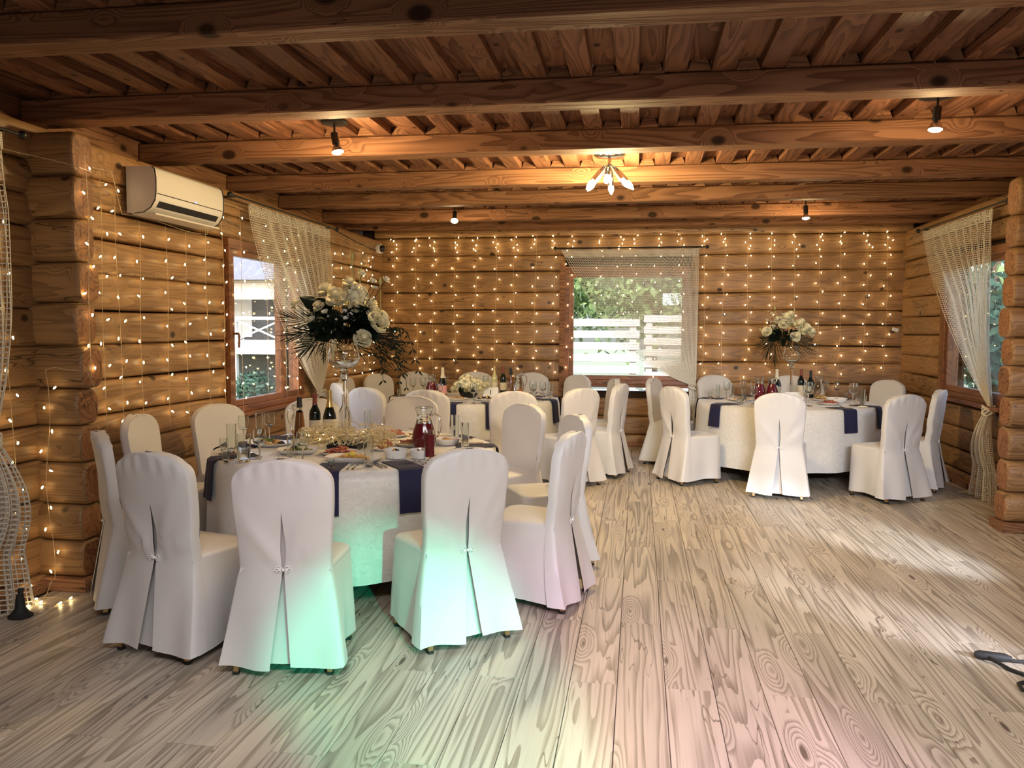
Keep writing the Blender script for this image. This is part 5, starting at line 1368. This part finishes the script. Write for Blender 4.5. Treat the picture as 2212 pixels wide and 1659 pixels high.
    # palm fronds to the left, front and right
    for k, (p, d, s, ro_) in enumerate((((-0.10, -0.06, 0.0), (-1, -0.25, 0.10), 0.72, 0.2), ((-0.08, -0.07, -0.03), (-1, -0.35, -0.25), 0.72, 0.1), ((-0.06, -0.09, -0.05), (-0.85, -0.5, -0.55), 0.70, 0.0), ((0.0, -0.10, -0.06), (0.05, -0.75, -0.7), 0.72, 0.0), ((0.06, -0.08, -0.05), (0.5, -0.6, -0.75), 0.75, 0.2), ((0.12, -0.04, -0.03), (1, -0.3, -0.4), 0.68, -0.2), ((0.14, -0.02, -0.04), (0.6, -0.2, -1.0), 0.85, 0.3), ((0.12, 0.03, -0.02), (0.8, 0.25, -0.5), 0.68, 0.0), ((-0.1, 0.05, -0.02), (-0.9, 0.6, -0.2), 0.65, 0.0), ((0, 0.1, -0.02), (0.1, 1, -0.3), 0.85, 0.0), ((-0.03, -0.1, -0.06), (-0.4, -0.8, -0.6), 0.7, 0.0))):
        fpart(FM['frond'][k % 3], 'palm_frond', t, p, d, ro_, 'X', s)
    # trailing eucalyptus on the right
    rt = random.Random(3)
    for k in range(7):
        x0, dx, dz = 0.16+0.025*k, rt.uniform(0.08, 0.22), rt.uniform(0.22, 0.42)
        m = MB(); P = [Vector((x0+dx*q**0.7, -0.06+0.02*k*0.5, -0.03+0.05*sin(pi*q)-dz*q*q)) for q in [i/9 for i in range(10)]]
        m.tube(P, 0.002, 4)
        for i in range(1, 10):
            for s in (-1, 1):
                p = P[i]; d = Vector((s*0.6, rt.uniform(-.6, .6), -0.8)).normalized(); e = d.orthogonal().normalized()*0.0075; l = rt.uniform(0.03, 0.055)
                m.add([p, p+d*l*0.5+e, p+d*l, p+d*l*0.5-e, p+d*l*0.5+e.cross(d)*0.3], [(0, 1, 4), (1, 2, 4), (2, 3, 4), (3, 0, 4)])
        m.build('trailing_sprig', M['frond'], t)
bouquet_big(-1.92, 5.25, TZ+0.80)

def bouquet_small(x, y, z):
    t = thing('flower_arrangement', 'smaller bouquet of white roses over dark palm leaves in the farther vase', 'flowers', (x, y, z), 0)
    r = random.Random(15); ctr = Vector((0, 0, -0.15)); ends = []
    ro = [(0.0, -0.08, 0.16, 1.25, 0), (0.045, -0.05, 0.20, 0.9, 1), (-0.035, -0.10, 0.10, 0.95, 2), (0.12, -0.10, 0.10, 0.95, 0), (0.09, -0.13, -0.03, 0.95, 1), (0.20, -0.08, 0.055, 1.15, 2), (0.255, -0.06, 0.02, 1.0, 0), (0.16, -0.11, 0.03, 0.8, 1), (-0.205, -0.08, 0.02, 0.95, 2), (0.16, -0.04, 0.125, 0.8, 0), (-0.09, -0.06, 0.145, 0.75, 1), (0.05, 0.12, 0.1, 1.1, 2), (-0.1, 0.12, 0.05, 1.0, 0)]
    for a, b_, c_, s, k in ro:
        p = Vector((a, b_, c_)); fpart(FM['rose'][k], 'rose', t, p, p-ctr+Vector((0, -0.12, 0.03)), r.uniform(0, 6), 'Z', s); ends.append((p*0.95, ctr+p*0.1))
    for k in range(30):
        a, c_ = r.uniform(-0.22, -0.02), r.uniform(0.02, 0.25)
        if k > 22: a, c_ = r.uniform(0.0, 0.3), r.uniform(-0.1, 0.12)
        p = Vector((a, -0.10+0.2*abs(a), c_)); fpart(FM['small'][k % 2], 'small_flower', t, p, p-ctr, r.uniform(0, 6), 'Z', r.uniform(0.35, 0.75)); ends.append((p, ctr+p*0.1))
    stems(t, ends, 0, rr=0.0018)
    for a, z1 in ((-0.12, 0.29), (0.085, 0.27), (-0.27, 0.06)):
        MB().tube([(a*0.4, -0.05, 0.0), (a, -0.05, z1-0.03)], 0.0025, 5).build('bud_stem', M['bud'], t); MB().tube([(a, -0.05, z1-0.035), (a, -0.05, z1-0.015), (a, -0.05, z1)], [0.003, 0.009, 0.002], 7).build('bud', M['bud'], t)
    for k in range(80):
        a = r.uniform(0, 2*pi); e = r.uniform(-0.5, 0.6); d = Vector((cos(a)*cos(e), sin(a)*cos(e), sin(e)))
        fpart(FM['leaf'], 'leaf', t, Vector((0.01, 0, -0.03))+Vector((d.x*0.10, d.y*0.07, d.z*0.06)), d+Vector((0, -0.2, 0)), r.uniform(-1, 1), 'X', r.uniform(0.5, 0.9))
    for k, (p, d, s, ro_) in enumerate((((-0.08, -0.05, -0.03), (-1, -0.25, -0.25), 0.62, 0.2), ((-0.08, -0.06, -0.05), (-0.8, -0.3, -0.75), 0.8, 0.0), ((-0.05, -0.06, -0.05), (-0.6, -0.4, -0.9), 0.9, 0.2), ((-0.06, -0.02, -0.03), (-0.9, 0.2, -0.5), 0.65, 0.1), ((0.02, -0.08, -0.06), (0.05, -0.7, -0.7), 0.6, 0.0), ((0.08, -0.06, -0.05), (0.9, -0.4, -0.25), 0.58, -0.2), ((0.10, -0.03, -0.04), (1, -0.15, -0.15), 0.5, 0.0), ((0.05, 0.06, -0.03), (0.5, 0.9, -0.3), 0.7, 0.0), ((0.06, -0.07, -0.06), (0.6, -0.6, -0.6), 0.6, 0.0))):
        fpart(FM['frond'][k % 3], 'palm_frond', t, p, d, ro_, 'X', s)
bouquet_small(1.58, 9.36, TZ+0.735)
# low bowl of white flowers beside the number card
t = thing('flower_bowl', 'low dark bowl of white hydrangea beside the folded number card', 'flowers', (-1.88, 9.06, TZ), 0)
MB().lathe([(0.002, 0), (0.07, 0), (0.10, 0.035), (0.112, 0.075), (0.105, 0.075), (0.09, 0.035), (0.002, 0.015)], 22).build('bowl', M['black'], t)
r = random.Random(8)
for a, b_, c_, s in ((-0.02, -0.03, 0.165, 1.05), (0.08, 0.02, 0.14, 0.9), (-0.11, 0.0, 0.12, 0.75)): fpart(FM['hyd'], 'hydrangea', t, (a, b_, c_), (a, -0.3, 1), r.uniform(0, 6), 'Z', s)
for k, (a, b_, c_, s) in enumerate(((0.17, -0.05, 0.13, 0.75), (0.13, -0.08, 0.10, 0.75), (-0.16, -0.06, 0.10, 0.7), (0.0, -0.11, 0.11, 0.7), (0.21, 0.0, 0.15, 0.6))): fpart(FM['rose'][k % 3], 'rose', t, (a, b_, c_), (a, b_-0.05, 0.12), 0, 'Z', s)
for k in range(22):
    a = r.uniform(0, 2*pi); d = Vector((cos(a), sin(a), r.uniform(-0.1, 0.6))); fpart(FM['leaf'], 'leaf', t, (0.06*cos(a), 0.06*sin(a), 0.085), d, r.uniform(-1, 1), 'X', r.uniform(0.7, 1.1))
for k in range(4):
    a = 0.15+0.12*k; MB().tube([(0.03, 0, 0.1), (0.10+0.04*k, 0.02, 0.2), (0.14+0.05*k, 0.0, 0.27-0.02*k)], 0.0018, 4).build('twig', M['bud'], t)

# ------------------------------------------------------------------ gear on the floor
t = thing('cable_coil', 'black looped cable with plugs on the floor at the picture edge', 'cable', (1.66, 3.75, 0.0), 0)
m = MB()
m.tube([(0.60, 0.28, 0.012), (0.30, 0.30, 0.010), (0.10, 0.30, 0.012), (-0.02, 0.31, 0.02), (0.03, 0.20, 0.010), (0.12, 0.08, 0.010), (0.22, -0.02, 0.010), (0.42, -0.08, 0.010), (0.60, -0.02, 0.010), (0.70, 0.14, 0.010)], 0.009, 8, closed=True)
m.tube([(0.50, 0.10, 0.011), (0.28, 0.12, 0.011), (0.10, 0.10, 0.011), (0.0, 0.04, 0.011), (-0.01, -0.02, 0.011), (0.05, -0.07, 0.011), (0.16, -0.10, 0.011), (0.40, -0.14, 0.012), (0.56, -0.06, 0.022), (0.60, 0.06, 0.022)], 0.009, 8, closed=True)
m.build('cable_loop', M['rubber'], t)
for p0, p1 in (((-0.07, 0.335, 0.022), (0.08, 0.30, 0.022)), ((0.055, -0.11, 0.020), (0.13, -0.24, 0.020))):
    p0, p1 = Vector(p0), Vector(p1)
    MB().tube([p0, p0.lerp(p1, 0.12), p0.lerp(p1, 0.8), p1], [0.012, 0.021, 0.021, 0.010], 10).build('plug', M['rubber'], t)
t = thing('light_stand_foot', 'small black plastic foot on the floor under the knotted near curtain', 'stand', (-3.24, 3.86, 0.0), 0.4)
MB().lathe([(0.002, 0), (0.06, 0), (0.064, 0.008), (0.05, 0.018), (0.028, 0.045), (0.022, 0.10), (0.018, 0.12), (0.002, 0.12)], 10).build('foot_body', M['rubber'], t)
MB().tube([(0.0, 0, 0.10), (0.0, 0.02, 0.15)], 0.014, 8).build('foot_stem', M['rubber'], t)

# ------------------------------------------------------------------ outdoors
g = MB().box(-45, 45, YB+0.25, 70, -0.35, -0.25).add([], []).build('ground', M['grass'], smooth=False); g['kind'] = 'structure'
MB().box(-45, XL-0.45, -20, YB+0.25, -0.35, -0.25).build('lawn_panel', M['grass'], g, False); MB().box(XR+0.45, 45, -20, YB+0.25, -0.35, -0.25).build('lawn_panel', M['grass'], g, False)
def fence(lab, x0, x1, y, ztop, n, pitch, slat, post_x, tilt=0.0, group=None):
    t = thing('slat_fence', lab, 'fence', (0, y, -0.25), 0, group)
    for k in range(n):
        z = ztop+0.25-slat-k*pitch
        MB().box(x0, x1, -0.014, 0.014, z, z+slat, 0.004).build('slat', M['fence'], t, False)
    for px in post_x: MB().box(px-0.06, px+0.06, 0.014, 0.11, 0, ztop+0.25).build('fence_post', M['fence'], t, False)
fence('pale horizontal slat fence outside the back window, nearer panel on the left', -3.2, 0.02, 15.2, 1.72, 9, 0.215, 0.135, (-3.1, -1.5, -0.1))
fence('pale horizontal slat fence outside the back window, panel right of the gap', 0.10, 4.2, 15.9, 1.80, 9, 0.215, 0.135, (0.2, 1.8, 3.9))
def tree(name, lab, x, y, h, rad, zc, n, leaf, mat, seed, conical=False, group='trees outside'):
    t = thing(name, lab, 'tree', (x, y, -0.25), seed, group); r = random.Random(seed); rs = np.random.RandomState(seed)
    MB().tube([(0, 0, 0), (0.03, 0.02, h*0.4), (0, 0, h*0.85)], [0.16, 0.12, 0.04], 8).build('trunk', M['bark'], t)
    br = MB()
    for k in range(9):
        a = r.uniform(0, 6.28); z = h*r.uniform(0.3, 0.75); br.tube([(0, 0, z), (rad*0.7*cos(a), rad*0.7*sin(a), z+rad*0.35)], [0.05, 0.012], 5)
    br.build('branch', M['bark'], t)['kind'] = 'stuff'
    if conical:
        z = rs.uniform(0.05, 1, n)**1.3; a = rs.uniform(0, 2*pi, n); q = rad*(1-z)*np.sqrt(rs.uniform(0.35, 1, n))
        P = np.stack([q*np.cos(a), q*np.sin(a), z*h], 1)
    else:
        cl = rs.normal(size=(26, 3)); cl /= np.linalg.norm(cl, axis=1, keepdims=True); cl *= rs.uniform(0.35, 0.85, (26, 1))*rad; cl[:, 2] = cl[:, 2]*0.9+zc
        d = rs.normal(size=(n, 3)); P = cl[rs.randint(0, 26, n)]+d*rad*0.20
    d = rs.normal(size=(n, 3)); d /= np.linalg.norm(d, axis=1, keepdims=True); e = np.cross(d, rs.normal(size=(n, 3))); e /= np.linalg.norm(e, axis=1, keepdims=True)
    s = leaf*rs.uniform(0.6, 1.3, (n, 1))
    V = np.stack([P-d*s, P+e*s*0.5, P+d*s, P-e*s*0.5], 1).reshape(-1, 3)
    me = bpy.data.meshes.new('foliage'); me.from_pydata(V.tolist(), [], np.arange(4*n).reshape(-1, 4).tolist()); me.update()
    o = place(me, 'foliage', M[mat], t, False); o['kind'] = 'stuff'
tree('conifer', 'dark green conifer behind the slat fence at the back window', -2.45, 17.3, 5.2, 1.2, 2.5, 9000, 0.075, 'conifer', 3, True)
tree('garden_tree', 'sunlit leafy tree filling the back window above the fence gap', 0.3, 19.5, 6.0, 1.9, 3.3, 7000, 0.10, 'tree', 4)
tree('garden_tree', 'sunlit leafy tree beyond the right panel of the slat fence', 4.9, 20.5, 6.0, 2.0, 3.2, 6000, 0.10, 'tree', 5)
tree('garden_tree', 'pale leafy tree deep behind the conifer', -2.2, 24.5, 6.5, 2.2, 3.2, 6000, 0.11, 'tree', 6)
for k, (x, y, lab) in enumerate(((6.4, 12.2, 'leafy tree just outside the right wall window'), (9.6, 18.6, 'leafy tree seen through the net of the right wall window'), (6.2, 15.7, 'dense tree seen beside the straight edge of the right curtain'))):
    tree('garden_tree', lab, x, y, 5.2, 1.45, 2.0, 6500, 0.10, 'tree' if k != 2 else 'conifer', 20+k)

def house():
    t = thing('neighbour_house', 'neighbour house with wavy tile roof and white railed balcony outside the left window', 'house', (-8.4, 17.75, -0.25), 0)
    x0, x1 = -5.5, 4.0
    MB().box(x0, x1, 1.4, 5.0, 0, 2.7).build('wall', M['housewall'], t, False)
    MB().box(x0, x1, -0.15, 0.05, 2.42, 2.92).build('eave_beam', M['housebeam'], t, False)
    MB().box(x0, x1, -0.2, 1.5, 2.80, 2.92).build('eave_soffit', M['housebeam'], t, False)
    for k in range(7):                                       # courses of wavy tiles
        m = MB(); n = 120
        y0, z0 = -0.35+k*0.42, 2.90+k*0.28
        m.grid(lambda u, v: (x0+(x1-x0)*u, y0+0.50*v, z0+0.335*v+0.035*abs(sin(u*(x1-x0)/0.30*pi))*1.0+(0.03 if v < 0.01 else 0)), n*2, 1)
        m.grid(lambda u, v: (x0+(x1-x0)*u, y0, z0-0.05*(1-v)+(0.035*abs(sin(u*(x1-x0)/0.30*pi))+0.03)*v), n*2, 1)
        m.build('tile_course', M['roof'], t, False)
    MB().box(x0, x1, -0.1, 1.4, 1.18, 1.42).build('deck', M['rail'], t, False)
    MB().box(x0, x1, -0.06, 0.02, 1.96, 2.03).build('top_rail', M['rail'], t, False); MB().box(x0, x1, -0.05, 0.01, 1.44, 1.50).build('bottom_rail', M['rail'], t, False)
    nb = 8; w = (x1-x0)/nb
    for k in range(nb+1):
        MB().box(x0+k*w-0.06, x0+k*w+0.06, -0.07, 0.05, 0.0, 2.03).build('rail_post', M['rail'], t, False)
        if k < nb:
            for s in (0, 1):
                a, b_ = (1.50, 1.95) if s == 0 else (1.95, 1.50)
                MB().tube([(x0+k*w+0.06, -0.02, a), (x0+(k+1)*w-0.06, -0.02, b_)], 0.024, 4).build('rail_brace', M['rail'], t, False)
    for k in range(4):
        wf_ = MB().box(x0+0.8+k*2.3, x0+2.2+k*2.3, 1.36, 1.42, 1.55, 2.5).build('house_window', M['rail'], t, False)
        MB().box(x0+0.9+k*2.3, x0+2.1+k*2.3, 1.345, 1.365, 1.65, 2.4).build('house_pane', M['pane'], wf_, False)
house()
# low shrubs and river stones under the balcony
r = random.Random(44)
for k, (x, y, w_) in enumerate(((-9.3, 16.7, 'first below the balcony post, farthest from the curtain'), (-8.2, 16.7, 'midway below the white balcony rail'), (-7.1, 16.7, 'nearest the net curtain below the balcony'))):
    t = thing('low_shrub', 'low garden shrub outside the left window, '+w_, 'shrub', (x, y, -0.25), k, 'shrubs below the balcony'); rs = np.random.RandomState(k); n = 1100
    a = rs.normal(size=(n, 3)); a /= np.linalg.norm(a, axis=1, keepdims=True); P = a*rs.uniform(0.6, 1, (n, 1))*[0.48, 0.4, 0.42]+[0, 0, 0.45]
    e = rs.normal(size=(n, 3)); e /= np.linalg.norm(e, axis=1, keepdims=True); f = np.cross(e, a); s = 0.05
    V = np.stack([P-e*s, P+f*s*0.6, P+e*s, P-f*s*0.6], 1).reshape(-1, 3)
    me = bpy.data.meshes.new('foliage'); me.from_pydata(V.tolist(), [], np.arange(4*n).reshape(-1, 4).tolist()); me.update(); place(me, 'foliage', M['conifer'], t, False)['kind'] = 'stuff'
    MB().tube([(0, 0, 0), (0, 0, 0.5)], 0.03, 5).build('trunk', M['bark'], t)
m = MB()
for k in range(420): 
    s = r.uniform(0.05, 0.16); m.ball((r.uniform(-11.5, -5.6), r.uniform(13.2, 16.0), -0.25+s*0.3), s, 7, 4, (1, r.uniform(0.7, 1), 0.6))
o = m.build('river_stones', M['stone']); o['kind'] = 'stuff'; o['label'] = 'bed of pale river stones outside the left window'; o['category'] = 'stones'
